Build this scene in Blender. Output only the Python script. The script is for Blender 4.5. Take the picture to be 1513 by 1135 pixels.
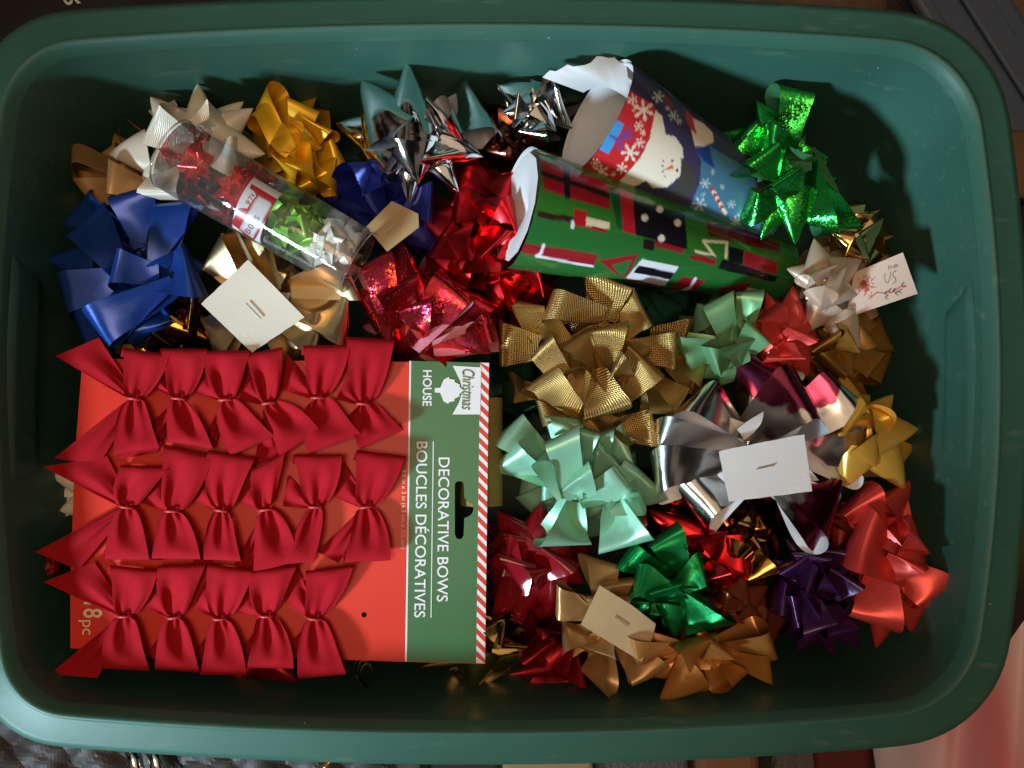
import bpy, bmesh, math, random
import numpy as np
from mathutils import Vector, Matrix
from mathutils.geometry import tessellate_polygon
random.seed(7)
for o in list(bpy.data.objects): bpy.data.objects.remove(o)
S = bpy.context.scene
COL = S.collection
PI = math.pi
# ------------------------------------------------------------------ camera, light, exposure
H = 0.60            # camera height above the rim of the bin, metres
K = 0.0005          # metres per photo pixel on the plane of the rim
NX, NY = 735.0, 620.0   # the point straight below the lens
cam = bpy.data.cameras.new("camera"); cam_o = bpy.data.objects.new("camera", cam); COL.objects.link(cam_o)
cam_o.location = (0, 0, H)
cam.sensor_width = 36; cam.lens = 36 * H / (1513 * K)
cam.shift_x = (756.5 - NX) / 1513; cam.shift_y = (NY - 567.5) / 1513
cam.clip_start = 0.01; cam.clip_end = 50
S.camera = cam_o
w = bpy.data.worlds.new("World"); S.world = w; w.use_nodes = True
_nt = w.node_tree; _bg = _nt.nodes["Background"]; _bg.inputs[1].default_value = 0.075
# made-up warm noise, pale and dark, added all round for the foils to reflect
_tc = _nt.nodes.new('ShaderNodeTexCoord'); _nz = _nt.nodes.new('ShaderNodeTexNoise'); _nz.inputs['Scale'].default_value = 3.2; _nz.inputs['Detail'].default_value = 1.5
_cr = _nt.nodes.new('ShaderNodeValToRGB'); _cr.color_ramp.elements[0].position = 0.42; _cr.color_ramp.elements[0].color = (0.03, 0.022, 0.02, 1)
_cr.color_ramp.elements[1].position = 0.60; _cr.color_ramp.elements[1].color = (1.5, 1.22, 0.92, 1)
_e = _cr.color_ramp.elements.new(0.50); _e.color = (0.22, 0.13, 0.10, 1)
_nt.links.new(_tc.outputs['Generated'], _nz.inputs['Vector']); _nt.links.new(_nz.outputs[0], _cr.inputs[0]); _nt.links.new(_cr.outputs[0], _bg.inputs[0])
S.view_settings.view_transform = 'Standard'; S.view_settings.look = 'None'
S.view_settings.exposure = 0.0; S.view_settings.gamma = 1.0
def aim(o, target):
    o.rotation_euler = (Vector(target) - o.location).to_track_quat('-Z', 'Y').to_euler()
# cool window light coming in low from the left front
kd = Vector((1.39, 1.24, -1.0)).normalized()
kt = Vector(((600 - NX) * K, -(550 - NY) * K, -0.04))
kl = bpy.data.lights.new("window_light", 'SPOT'); ko = bpy.data.objects.new("window_light", kl); COL.objects.link(ko)
ko.location = kt - kd * 2.2; aim(ko, kt)
kl.energy = 345; kl.color = (0.62, 0.86, 1.0); kl.spot_size = 2 * math.atan(0.315 / 2.2); kl.spot_blend = 0.16; kl.shadow_soft_size = 0.18
# warm room lamp above, behind the photographer
al = bpy.data.lights.new("room_lamp", 'AREA'); ao = bpy.data.objects.new("room_lamp", al); COL.objects.link(ao)
ao.location = (-0.24, -0.14, 1.65); aim(ao, (0, 0.0, -0.05))
al.shape = 'DISK'; al.size = 0.7; al.energy = 7.6; al.color = (1.0, 0.67, 0.40)
# broad area lamp added as ceiling bounce, for soft fill and foil reflections
cl = bpy.data.lights.new("ceiling_fill", 'AREA'); co = bpy.data.objects.new("ceiling_fill", cl); COL.objects.link(co)
co.location = (0.25, 0.25, 1.95)
cl.shape = 'RECTANGLE'; cl.size = 2.2; cl.size_y = 1.9; cl.energy = 6.4; cl.color = (1.0, 0.74, 0.50)

# ------------------------------------------------------------------ helpers
def P(px, py, z=0.0):
    f = K * (H - z) / H
    return Vector(((px - NX) * f, -(py - NY) * f, z))
def mpx(px, z): return px * K * (H - z) / H
def lin(c):
    return tuple((x / 255 / 12.92) if x / 255 <= 0.04045 else ((x / 255 + 0.055) / 1.055) ** 2.4 for x in c)
def link(name, me, parent=None):
    o = bpy.data.objects.new(name, me); COL.objects.link(o)
    if parent is not None: o.parent = parent
    return o
def mesh_obj(name, verts, faces, mat, parent=None, smooth=True, uvs=None, colors=None):
    me = bpy.data.meshes.new(name)
    off = parent.location if (parent is not None) else Vector((0, 0, 0))
    if parent is not None and parent.parent is not None: off = off + parent.parent.location
    me.from_pydata([tuple(Vector(v) - off) for v in verts], [], faces)
    if smooth:
        me.polygons.foreach_set('use_smooth', [True] * len(me.polygons))
    if uvs is not None:
        ul = me.uv_layers.new(name="UVMap")
        li = np.zeros(len(me.loops), dtype=np.int32); me.loops.foreach_get('vertex_index', li)
        ul.data.foreach_set('uv', np.asarray(uvs, dtype=np.float32)[li].ravel())
    if colors is not None:
        ca = me.color_attributes.new("print", 'FLOAT_COLOR', 'POINT')
        ca.data.foreach_set('color', np.asarray(colors, dtype=np.float32).ravel())
    if isinstance(mat, (list, tuple)):
        for m in mat: me.materials.append(m)
    elif mat: me.materials.append(mat)
    me.update()
    return link(name, me, parent)
def tag(o, label=None, cat=None, group=None, kind=None):
    if label: o['label'] = label
    if cat: o['category'] = cat
    if group: o['group'] = group
    if kind: o['kind'] = kind
    return o
def thing(name, loc, label, cat, group=None):
    o = bpy.data.objects.new(name, None); COL.objects.link(o)
    o.location = loc; o.empty_display_size = 0.01
    return tag(o, label, cat, group)
def grid_faces(nu, nv, close_v=False):
    f = []
    for i in range(nu - 1):
        for j in range(nv if close_v else nv - 1):
            j2 = (j + 1) % nv
            f.append((i * nv + j, i * nv + j2, (i + 1) * nv + j2, (i + 1) * nv + j))
    return f
# ------------------------------------------------------------------ materials
def base_mat(name):
    m = bpy.data.materials.new(name); m.use_nodes = True
    nt = m.node_tree; b = nt.nodes["Principled BSDF"]
    return m, nt, b
def N(nt, t, **kw):
    n = nt.nodes.new(t)
    for k, v in kw.items(): setattr(n, k, v)
    return n
def mixcol(nt, fac, a, b):
    n = N(nt, 'ShaderNodeMix', data_type='RGBA')
    for sock, v in ((0, fac), (6, a), (7, b)):
        if hasattr(v, 'is_linked'): nt.links.new(v, n.inputs[sock])
        else: n.inputs[sock].default_value = v
    return n.outputs[2]
def c4(c): return tuple(c) + (1,)
def bump(nt, b, height, strength, dist=0.001):
    bp = N(nt, 'ShaderNodeBump'); bp.inputs['Strength'].default_value = strength; bp.inputs['Distance'].default_value = dist
    nt.links.new(height, bp.inputs['Height']); nt.links.new(bp.outputs[0], b.inputs['Normal'])
    return bp
def noise(nt, scale, detail=3, coord='Object', stretch=None):
    tc = N(nt, 'ShaderNodeTexCoord'); n = N(nt, 'ShaderNodeTexNoise')
    n.inputs['Scale'].default_value = scale; n.inputs['Detail'].default_value = detail
    if stretch:
        mp = N(nt, 'ShaderNodeMapping'); mp.inputs['Scale'].default_value = stretch
        nt.links.new(tc.outputs[coord], mp.inputs[0]); nt.links.new(mp.outputs[0], n.inputs['Vector'])
    else: nt.links.new(tc.outputs[coord], n.inputs['Vector'])
    return n
def two_sided(nt, front, back):
    g = N(nt, 'ShaderNodeNewGeometry')
    return mixcol(nt, g.outputs['Backfacing'], front, back), g.outputs['Backfacing']
def ribbon_mat(name, col, kind='satin', back=None, rough=None, reflect_patch=None):
    """satin / pearl / gloss / foil / holo / mesh / rib / velvet / paper"""
    m, nt, b = base_mat(name)
    front = c4(col); bk = c4(back) if back else front
    colr, bf = two_sided(nt, front, bk)
    # slight tone drift along the ribbon
    nz = noise(nt, 55, 3)
    rp = N(nt, 'ShaderNodeMapRange'); rp.inputs[3].default_value = 0.82; rp.inputs[4].default_value = 1.15
    nt.links.new(nz.outputs[0], rp.inputs[0])
    hv = N(nt, 'ShaderNodeHueSaturation'); nt.links.new(rp.outputs[0], hv.inputs['Value']); nt.links.new(colr, hv.inputs['Color'])
    out = hv.outputs[0]
    met, ro = {'satin': (0.42, 0.33), 'pearl': (0.40, 0.30), 'gloss': (0.0, 0.12), 'foil': (1.0, 0.10), 'holo': (0.9, 0.2),
               'mesh': (0.85, 0.34), 'rib': (0.1, 0.35), 'paper': (0, 0.6), 'brush': (0.75, 0.26)}[kind]
    if rough is not None: ro = rough
    b.inputs['Roughness'].default_value = ro
    if back and kind in ('foil', 'holo'):
        mr = N(nt, 'ShaderNodeMapRange'); mr.inputs[3].default_value = met; mr.inputs[4].default_value = 0.0
        nt.links.new(bf, mr.inputs[0]); nt.links.new(mr.outputs[0], b.inputs['Metallic'])
        rr = N(nt, 'ShaderNodeMapRange'); rr.inputs[3].default_value = ro; rr.inputs[4].default_value = 0.35
        nt.links.new(bf, rr.inputs[0]); nt.links.new(rr.outputs[0], b.inputs['Roughness'])
    else: b.inputs['Metallic'].default_value = met
    uv = N(nt, 'ShaderNodeTexCoord')
    if reflect_patch:  # blotches of reflected colour painted into the front of the foil
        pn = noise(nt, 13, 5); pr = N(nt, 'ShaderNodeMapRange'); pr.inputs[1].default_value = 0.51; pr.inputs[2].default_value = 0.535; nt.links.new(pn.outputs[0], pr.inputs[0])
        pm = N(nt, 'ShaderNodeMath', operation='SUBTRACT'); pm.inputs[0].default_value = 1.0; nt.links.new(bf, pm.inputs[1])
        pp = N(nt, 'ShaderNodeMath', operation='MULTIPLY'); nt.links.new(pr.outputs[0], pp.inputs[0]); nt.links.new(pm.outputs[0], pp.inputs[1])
        out = mixcol(nt, pp.outputs[0], out, c4(reflect_patch))
    if kind == 'foil':
        n2 = noise(nt, 22 if reflect_patch else 38, 1.0 if reflect_patch else 2.0); bump(nt, b, n2.outputs[0], 0.2 if reflect_patch else 0.13, 0.006)
    elif kind in ('satin', 'pearl', 'gloss'):
        n2 = noise(nt, 1.0, 3, 'UV', (1.2, 45, 1)); bump(nt, b, n2.outputs[0], 0.07, 0.0006)
        if kind != 'gloss':
            b.inputs['Coat Weight'].default_value = 0.12; b.inputs['Coat Roughness'].default_value = 0.2; b.inputs['Anisotropic'].default_value = 0.4
    elif kind in ('rib', 'brush'):
        wv = N(nt, 'ShaderNodeTexWave'); wv.inputs['Scale'].default_value = 5.5 if kind == 'rib' else 16; wv.inputs['Distortion'].default_value = 0.32 if kind == 'rib' else 3
        mp = N(nt, 'ShaderNodeMapping'); mp.inputs['Rotation'].default_value = (0, 0, 0.10 if kind == 'rib' else 0.2)
        nt.links.new(uv.outputs['UV'], mp.inputs[0]); nt.links.new(mp.outputs[0], wv.inputs['Vector'])
        bump(nt, b, wv.outputs[1], 0.32 if kind == 'rib' else 0.25, 0.0007)
    elif kind == 'mesh':
        mp = N(nt, 'ShaderNodeMapping'); mp.inputs['Scale'].default_value = (1, 1, 1)
        nt.links.new(uv.outputs['UV'], mp.inputs[0])
        hs = []
        for rot, sc in ((0.0, 5.4), (1.5708, 5.4)):
            wv = N(nt, 'ShaderNodeTexWave'); wv.inputs['Scale'].default_value = sc; wv.inputs['Distortion'].default_value = 1.2; wv.inputs['Detail'].default_value = 2
            mq = N(nt, 'ShaderNodeMapping'); mq.inputs['Rotation'].default_value = (0, 0, rot + 0.1)
            nt.links.new(uv.outputs['UV'], mq.inputs[0]); nt.links.new(mq.outputs[0], wv.inputs['Vector']); hs.append(wv.outputs[1])
        mx = N(nt, 'ShaderNodeMath', operation='ADD'); nt.links.new(hs[0], mx.inputs[0]); nt.links.new(hs[1], mx.inputs[1])
        bump(nt, b, mx.outputs[0], 0.45, 0.0008)
        mr = N(nt, 'ShaderNodeMapRange'); mr.inputs[2].default_value = 2.0; mr.inputs[3].default_value = 0.70; mr.inputs[4].default_value = 1.15
        nt.links.new(mx.outputs[0], mr.inputs[0])
        h2 = N(nt, 'ShaderNodeHueSaturation'); nt.links.new(out, h2.inputs['Color']); nt.links.new(mr.outputs[0], h2.inputs['Value']); out = h2.outputs[0]
    elif kind == 'holo':
        vo = N(nt, 'ShaderNodeTexVoronoi'); vo.inputs['Scale'].default_value = 850
        nt.links.new(uv.outputs['Object'], vo.inputs['Vector'])
        g = N(nt, 'ShaderNodeNewGeometry')
        s1 = N(nt, 'ShaderNodeVectorMath', operation='SUBTRACT'); nt.links.new(vo.outputs['Color'], s1.inputs[0]); s1.inputs[1].default_value = (.5, .5, .5)
        s2 = N(nt, 'ShaderNodeVectorMath', operation='SCALE'); nt.links.new(s1.outputs[0], s2.inputs[0]); mk = noise(nt, 42, 1.5); mk2 = N(nt, 'ShaderNodeMapRange'); mk2.inputs[1].default_value = 0.46; mk2.inputs[2].default_value = 0.58; mk2.inputs[3].default_value = 0.06; mk2.inputs[4].default_value = 0.30; nt.links.new(mk.outputs[0], mk2.inputs[0]); nt.links.new(mk2.outputs[0], s2.inputs['Scale'])
        s3 = N(nt, 'ShaderNodeVectorMath', operation='ADD'); nt.links.new(g.outputs['Normal'], s3.inputs[0]); nt.links.new(s2.outputs[0], s3.inputs[1])
        s4 = N(nt, 'ShaderNodeVectorMath', operation='NORMALIZE'); nt.links.new(s3.outputs[0], s4.inputs[0])
        nt.links.new(s4.outputs[0], b.inputs['Normal'])
        sx = N(nt, 'ShaderNodeSeparateColor'); nt.links.new(vo.outputs['Color'], sx.inputs[0])
        mr = N(nt, 'ShaderNodeMapRange'); mr.inputs[3].default_value = 0.475; mr.inputs[4].default_value = 0.525
        nt.links.new(sx.outputs[0], mr.inputs[0])
        h2 = N(nt, 'ShaderNodeHueSaturation'); nt.links.new(out, h2.inputs['Color']); nt.links.new(mr.outputs[0], h2.inputs['Hue']); out = h2.outputs[0]
    nt.links.new(out, b.inputs['Base Color'])
    return m
def plain(name, col, rough=0.5, metal=0.0, nscale=120, nstr=0.1, var=0.12, spec=0.5, dist=0.001):
    m, nt, b = base_mat(name)
    nz = noise(nt, nscale, 4)
    rp = N(nt, 'ShaderNodeMapRange'); rp.inputs[3].default_value = 1 - var; rp.inputs[4].default_value = 1 + var
    nt.links.new(nz.outputs[0], rp.inputs[0])
    hv = N(nt, 'ShaderNodeHueSaturation'); nt.links.new(rp.outputs[0], hv.inputs['Value']); hv.inputs['Color'].default_value = c4(col)
    nt.links.new(hv.outputs[0], b.inputs['Base Color'])
    b.inputs['Roughness'].default_value = rough; b.inputs['Metallic'].default_value = metal; b.inputs['Specular IOR Level'].default_value = spec
    if nstr: bump(nt, b, nz.outputs[0], nstr, dist)
    return m
def print_mat(name, rough=0.35, back=None, coat=0.0):
    m, nt, b = base_mat(name)
    at = N(nt, 'ShaderNodeVertexColor'); at.layer_name = "print"
    if back: out, _ = two_sided(nt, at.outputs[0], c4(back))
    else: out = at.outputs[0]
    nz = noise(nt, 25, 4); bump(nt, b, nz.outputs[0], 0.12, 0.004)
    nt.links.new(out, b.inputs['Base Color']); b.inputs['Roughness'].default_value = rough; b.inputs['Coat Weight'].default_value = coat
    return m
# ------------------------------------------------------------------ ribbon shapes
def frame(B, T, roll):
    d = T - B; L = d.length; d.normalize()
    up = Vector((0, 0, 1)); n = up - d * up.dot(d)
    if n.length < 0.15: n = Vector((0, 1, 0)) - d * d.y
    n.normalize(); s = d.cross(n)
    q = Matrix.Rotation(math.radians(roll), 3, d)
    return d, q @ n, q @ s, L
def cone_geo(B, T, wd, roll=0, arc=155, flat=0.8, power=0.85, fold=0.0):
    d, n, s, L = frame(B, T, roll)
    nu, nv = 11, 17
    V, U = [], []
    a = math.radians(arc)
    ph0 = random.uniform(-0.35, 0.35)
    for i in range(nu):
        u = i / (nu - 1)
        for j in range(nv):
            ph = -a + 2 * a * j / (nv - 1)
            u0 = 0.30 * (1 - math.cos(ph + ph0)) / 2
            uu = u0 + (1 - u0) * u
            r = wd / 2 * max(0.0, 1 - uu) ** power
            r *= 1 - 0.05 * math.cos(3 * ph + ph0 * 4)
            bow_ = 0.035 * L * math.sin(PI * uu)
            V.append(B + d * (L * uu) + s * (r * math.sin(ph)) + n * (r * flat * math.cos(ph) + bow_))
            U.append((uu * L / 0.02, j / (nv - 1)))
    return V, grid_faces(nu, nv), U
def loop_geo(B, T, wd, h, roll=0, twist=0, skew=0.0, taper=0.35, shift=0.0, cup=None):
    d, n, s, L = frame(B, T, roll)
    nu, nv = 27, 6
    V, U = [], []
    if cup is None: cup = random.uniform(-0.12, 0.16)
    wv, wp = random.uniform(0.01, 0.03), random.uniform(0, 6)
    for i in range(nu):
        t = i / (nu - 1)
        al_ = math.sin(PI * t) ** 0.9
        la = 0.68 * h * math.sin(2 * PI * t) * (0.30 + 0.70 * math.sin(PI * t) ** 2)
        # near the tip keep the loop round rather than pinched
        th = math.radians(twist) * (t - 0.5) * 2
        ws = s * math.cos(th) + n * math.sin(th)
        wf = 1 - taper * (1 - math.sin(PI * t) ** 0.7)
        for j in range(nv):
            v = j / (nv - 1) - 0.5
            sk = skew * v * wd * math.sin(PI * t) ** 3
            sm = min(1, max(0, (t - 0.30) / 0.4)); sm = sm * sm * (3 - 2 * sm)
            dip = (cup * (0.25 - v * v) + wv * math.sin(9 * t + 5 * v + wp)) * wd * (1 if t < .5 else -1) * abs(math.cos(PI * t))
            V.append(B + d * (L * al_ + sk) + n * (la + dip) + ws * (v * wd * wf) + s * (shift * sm * math.sin(PI * t)))
            U.append((t * 2 * L / 0.02, j / (nv - 1)))
    return V, grid_faces(nu, nv), U
def petal(parent, mat, p, zc, zoff, name='ribbon_loop', k=1.0):
    kind, bx, by, tx, ty, wpx = p[:6]
    o = p[6] if len(p) > 6 else {}
    zb = zc + zoff + o.get('zb', 0); zt = zc + zoff + o.get('zt', 0)
    B = P(bx, by, zb); T = P(tx, ty, zt); wd = mpx(wpx * 1.12 * k, zb)
    if kind == 'C':
        V, F, U = cone_geo(B, T, wd, o.get('roll', random.uniform(-15, 15)), o.get('arc', 150), o.get('flat', 0.75), o.get('pw', 0.84))
    else:
        V, F, U = loop_geo(B, T, wd, mpx(o.get('h', 22), zb) * (1.9 if abs(o.get('roll', 0)) < 20 else 1.0), o.get('roll', random.uniform(-14, 14)), o.get('tw', random.choice((-1, 1)) * random.uniform(25, 58)), o.get('sk', random.choice((-1, 1)) * random.uniform(0.12, 0.55)), o.get('tp', 0.48), mpx(o.get('sh', 0), zb))
    # keep everything inside the bin
    return mesh_obj(name, V, F, mat, parent, True, U)
def bow(name, label, mat, c, zc, petals, dome=0.022, fill=5, R=55, fw=45, group=None, back=None, cat='gift bow', fillmat=None, ws=1.0):
    root = thing(name, P(c[0], c[1], zc - 0.03), label, cat, group)
    n = len(petals); fill = fill + 2 if fill > 3 else fill
    for i in range(fill):
        a = 2 * PI * (i + random.random() * 0.5) / fill
        petal(root, fillmat or mat, ('L', c[0], c[1], c[0] + R * 0.62 * math.cos(a), c[1] + R * 0.62 * math.sin(a), fw * 0.9, dict(h=26, zt=-0.012)), zc, -0.022)
    for i in range(fill):      # the lower tier of loops, seen in the gaps
        a = 2 * PI * (i + 0.5 + random.random() * 0.4) / fill
        petal(root, fillmat or mat, (random.choice('LLC'), c[0], c[1], c[0] + R * 0.95 * math.cos(a), c[1] + R * 0.95 * math.sin(a), fw * 1.15, dict(h=30, zt=-0.030)), zc, -0.032)
    for i, p in enumerate(petals):
        petal(root, mat, p, zc, dome * (i / max(1, n - 1)) - dome * 0.5, k=ws)
    return root
def sheet(name, pts, z, mat, parent, thick=0.0006, zs=None):
    """flat card with thickness; pts in photo pixels, at height z (or zs per corner)"""
    n = len(pts)
    if n == 4:
        q = [Vector((x, y, 0)) for x, y in pts]; M = 12; V = []
        if (q[1] - q[0]).cross(q[3] - q[0]).z > 0: q = [q[0], q[3], q[2], q[1]]
        ph = random.uniform(0, 6)
        for lay in (0, 1):
            for i in range(M):
                for j in range(M):
                    u, v = i / (M - 1), j / (M - 1)
                    c = (q[0] * (1 - u) + q[1] * u) * (1 - v) + (q[3] * (1 - u) + q[2] * u) * v
                    lift = 0.0011 * math.sin(2.6 * u + 1.7 * v + ph) + 0.004 * max(0, u + v - 1.6) ** 1.5 * 2 - 0.003 * max(0, 0.35 - u - v + .1) ** 1.5
                    edge = 0.6 * math.sin(23 * u + ph) * (v in (0, 1)) + 0.5 * math.sin(19 * v + ph) * (u in (0, 1))
                    V.append(P(c.x + edge * .5, c.y + edge * .5, z + lift - lay * thick))
        F = grid_faces(M, M) + [tuple(M * M + k for k in f[::-1]) for f in grid_faces(M, M)]
        rim = [(i, 0) for i in range(M)] + [(M - 1, j) for j in range(1, M)] + [(i, M - 1) for i in range(M - 2, -1, -1)] + [(0, j) for j in range(M - 2, 0, -1)]
        rim = [i * M + j for i, j in rim]
        F += [(rim[k], rim[(k + 1) % len(rim)], M * M + rim[(k + 1) % len(rim)], M * M + rim[k]) for k in range(len(rim))]
        return mesh_obj(name, V, F, mat, parent, False)
    top = [P(x, y, zs[i] if zs else z) for i, (x, y) in enumerate(pts)]
    area = sum(top[i].x * top[(i + 1) % n].y - top[(i + 1) % n].x * top[i].y for i in range(n))
    if area < 0: top = top[::-1]
    bot = [v - Vector((0, 0, thick)) for v in top]
    F = [tuple(range(n)), tuple(range(2 * n - 1, n - 1, -1))]
    for i in range(n):
        j = (i + 1) % n; F.append((i, n + i, n + j, j))
    return mesh_obj(name, top + bot, F, mat, parent, False)
def bar(name, a, b, wpx, z, mat, parent, hgt=0.0006, z2=None):
    A = P(a[0], a[1], z); Bv = P(b[0], b[1], z if z2 is None else z2)
    d = (Bv - A).normalized(); s = d.cross(Vector((0, 0, 1))).normalized() * mpx(wpx, z) / 2; u = Vector((0, 0, hgt))
    V = [A - s, A + s, Bv + s, Bv - s]; V = V + [v + u for v in V]
    F = [(3, 2, 1, 0), (4, 5, 6, 7), (0, 1, 5, 4), (1, 2, 6, 5), (2, 3, 7, 6), (3, 0, 4, 7)]
    return mesh_obj(name, V, F, mat, parent, False)
def flat_poly(pts3, holes=()):
    polys = [list(pts3)] + [list(h) for h in holes]
    tris = tessellate_polygon(polys)
    V = [v for p in polys for v in p]
    F = []
    for t in tris:
        a, b, c = (V[i] for i in t)
        nz = (b - a).cross(c - a).z
        F.append(tuple(t) if nz > 0 else tuple(t[::-1]))
    return V, F
# ------------------------------------------------------------------ flat print painted into a vertex-colour grid
class Paint:
    def __init__(s, base): s.ops = []; s.base = lin(base)
    def poly(s, pts, c): s.ops.append(('p', np.array(pts, float), lin(c))); return s
    def dot(s, x, y, r, c, ry=None, rot=0): s.ops.append(('e', (x, y, r, ry or r, rot), lin(c))); return s
    def line(s, pts, wd, c): s.ops.append(('l', (np.array(pts, float), wd), lin(c))); return s
    def flake(s, x, y, r, c=(235, 225, 215), wd=None):
        for k in range(3):
            a = PI * k / 3 + x
            s.line([(x - r * math.cos(a), y - r * math.sin(a)), (x + r * math.cos(a), y + r * math.sin(a))], wd or r * .22, c)
        for k in range(6):
            a = PI * k / 3 + x
            s.dot(x + r * .8 * math.cos(a), y + r * .8 * math.sin(a), r * .2, c)
        s.dot(x, y, r * .3, c)
        return s
    def one(s, X, Y):
        C = np.tile(np.array(s.base), (len(X), 1))
        for k, g, c in s.ops:
            if k == 'p':
                ins = np.zeros(len(X), bool); n = len(g)
                for i in range(n):
                    x1, y1 = g[i]; x2, y2 = g[(i + 1) % n]
                    if y1 == y2: continue
                    cr = ((y1 > Y) != (y2 > Y)) & (X < (x2 - x1) * (Y - y1) / (y2 - y1) + x1)
                    ins ^= cr
            elif k == 'e':
                x, y, r, ry, rot = g; a = math.radians(rot)
                dx = X - x; dy = Y - y
                ins = ((dx * math.cos(a) + dy * math.sin(a)) / r) ** 2 + ((-dx * math.sin(a) + dy * math.cos(a)) / ry) ** 2 < 1
            else:
                pts, wd = g; ins = np.zeros(len(X), bool)
                for i in range(len(pts) - 1):
                    a, b = pts[i], pts[i + 1]; ab = b - a; l2 = max(1e-9, ab @ ab)
                    t = np.clip(((X - a[0]) * ab[0] + (Y - a[1]) * ab[1]) / l2, 0, 1)
                    ins |= (X - a[0] - t * ab[0]) ** 2 + (Y - a[1] - t * ab[1]) ** 2 < (wd / 2) ** 2
            C[ins] = c
        return C
    def eval(s, X, Y, e=0.35):
        C = (s.one(X - e, Y - e) + s.one(X + e, Y - e) + s.one(X - e, Y + e) + s.one(X + e, Y + e)) / 4
        return np.hstack([C, np.ones((len(X), 1))])
def to_px(V):
    A = np.array([tuple(v) for v in V]); f = K * (H - A[:, 2]) / H
    return NX + A[:, 0] / f, NY - A[:, 1] / f
GLY = {  # stroke letters on a unit square, y down
 'B': [[(0,0),(0,1)],[(0,0),(.6,0),(.8,.12),(.8,.36),(.6,.48),(0,.48)],[(.6,.48),(.9,.62),(.9,.86),(.65,1),(0,1)]],
 'O': [[(.5,0),(.9,.2),(1,.5),(.9,.8),(.5,1),(.1,.8),(0,.5),(.1,.2),(.5,0)]],
 'W': [[(0,0),(.25,1),(.5,.15),(.75,1),(1,0)]],
 'S': [[(.9,.15),(.6,0),(.25,.04),(.05,.25),(.25,.45),(.7,.55),(.92,.75),(.7,.97),(.3,1),(.03,.85)]],
 'Y': [[(0,0),(.5,.5),(1,0)],[(.5,.5),(.5,1)]],
 '9': [[(.95,.35),(.75,.58),(.3,.58),(.05,.35),(.2,.06),(.55,0),(.9,.12),(.95,.4),(.8,.8),(.3,1)]],
 '7': [[(0,0),(1,0),(.4,1)]],
 'c': [[(.95,.3),(.6,.15),(.2,.25),(.05,.5),(.2,.78),(.6,.88),(.95,.72)],[(.6,-.05),(.45,1.1)]],
 'F': [[(.9,0),(0,0),(0,1)],[(0,.48),(.75,.48)]], 'r': [[(0,.35),(0,1)],[(0,.6),(.3,.38),(.8,.36)]],
 'o': [[(.5,.35),(.95,.55),(.95,.8),(.5,1),(.05,.8),(.05,.55),(.5,.35)]],
 'm': [[(0,.35),(0,1)],[(0,.5),(.25,.35),(.5,.5),(.5,1)],[(.5,.5),(.75,.35),(1,.5),(1,1)]],
 ':': [[(.3,.4),(.3,.5)],[(.3,.88),(.3,.98)]],
}
def write(paint, text, x, y, ux, uy, cw, ch, gap, wd, c):
    """text from (x,y) along unit (ux,uy); letter up is the perpendicular"""
    vx, vy = -uy, ux
    for i, ch_ in enumerate(text):
        ox, oy = x + ux * i * (cw + gap), y + uy * i * (cw + gap)
        for st in GLY[ch_]:
            paint.line([(ox + ux * a * cw + vx * b * ch, oy + uy * a * cw + vy * b * ch) for a, b in st], wd, c)
# ------------------------------------------------------------------ the green storage bin
def outline(d):
    """outline of the bin inset by d photo pixels (at rim height); list of px points, clockwise in the photo"""
    x0, x1, y0, y1 = -40 + d, 1490 - d, 20 + d, 1098 - d
    rs = [max(20, r - d * 0.8) for r in (150, 178, 172, 135)]
    bl = (22, 26, 26, 25)      # bulge of top, right, bottom, left sides
    pts = []
    NS, NA = 28, 14
    def side(ax, ay, bx, by, nx, ny, bulge):
        for i in range(NS):
            t = i / NS; k = bulge * (1 - (2 * t - 1) ** 2)
            pts.append((ax + (bx - ax) * t + nx * k, ay + (by - ay) * t + ny * k))
    def arc(cx, cy, r, a0):
        for i in range(NA):
            a = math.radians(a0 + 90 * i / NA); pts.append((cx + r * math.cos(a), cy + r * math.sin(a)))
    side(x0 + rs[0], y0, x1 - rs[1], y0, 0, -1, bl[0]); arc(x1 - rs[1], y0 + rs[1], rs[1], -90)
    side(x1, y0 + rs[1], x1, y1 - rs[2], 1, 0, bl[1]); arc(x1 - rs[2], y1 - rs[2], rs[2], 0)
    side(x1 - rs[2], y1, x0 + rs[3], y1, 0, 1, bl[2]); arc(x0 + rs[3], y1 - rs[3], rs[3], 90)
    side(x0, y1 - rs[3], x0, y0 + rs[0], -1, 0, bl[3]); arc(x0 + rs[0], y0 + rs[0], rs[0], 180)
    # soften the joins of sides and corners
    for _ in range(3):
        n = len(pts)
        pts = [((pts[i - 1][0] + 2 * pts[i][0] + pts[(i + 1) % n][0]) / 4, (pts[i - 1][1] + 2 * pts[i][1] + pts[(i + 1) % n][1]) / 4) for i in range(n)]
    return pts
def ring(d, z):
    return [Vector(((x - NX) * K, -(y - NY) * K, z)) for x, y in outline(d)]
def loft(name, prof, mat, parent, cap=False):
    V, n = [], 0
    for d, z in prof:
        r = ring(d, z); n = len(r); V += r
    F = []
    for i in range(len(prof) - 1):
        for j in range(n):
            j2 = (j + 1) % n
            F.append((i * n + j, i * n + j2, (i + 1) * n + j2, (i + 1) * n + j))
    if cap: F.append(tuple((len(prof) - 1) * n + j for j in range(n)))
    return mesh_obj(name, V, F, mat, parent)
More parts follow.
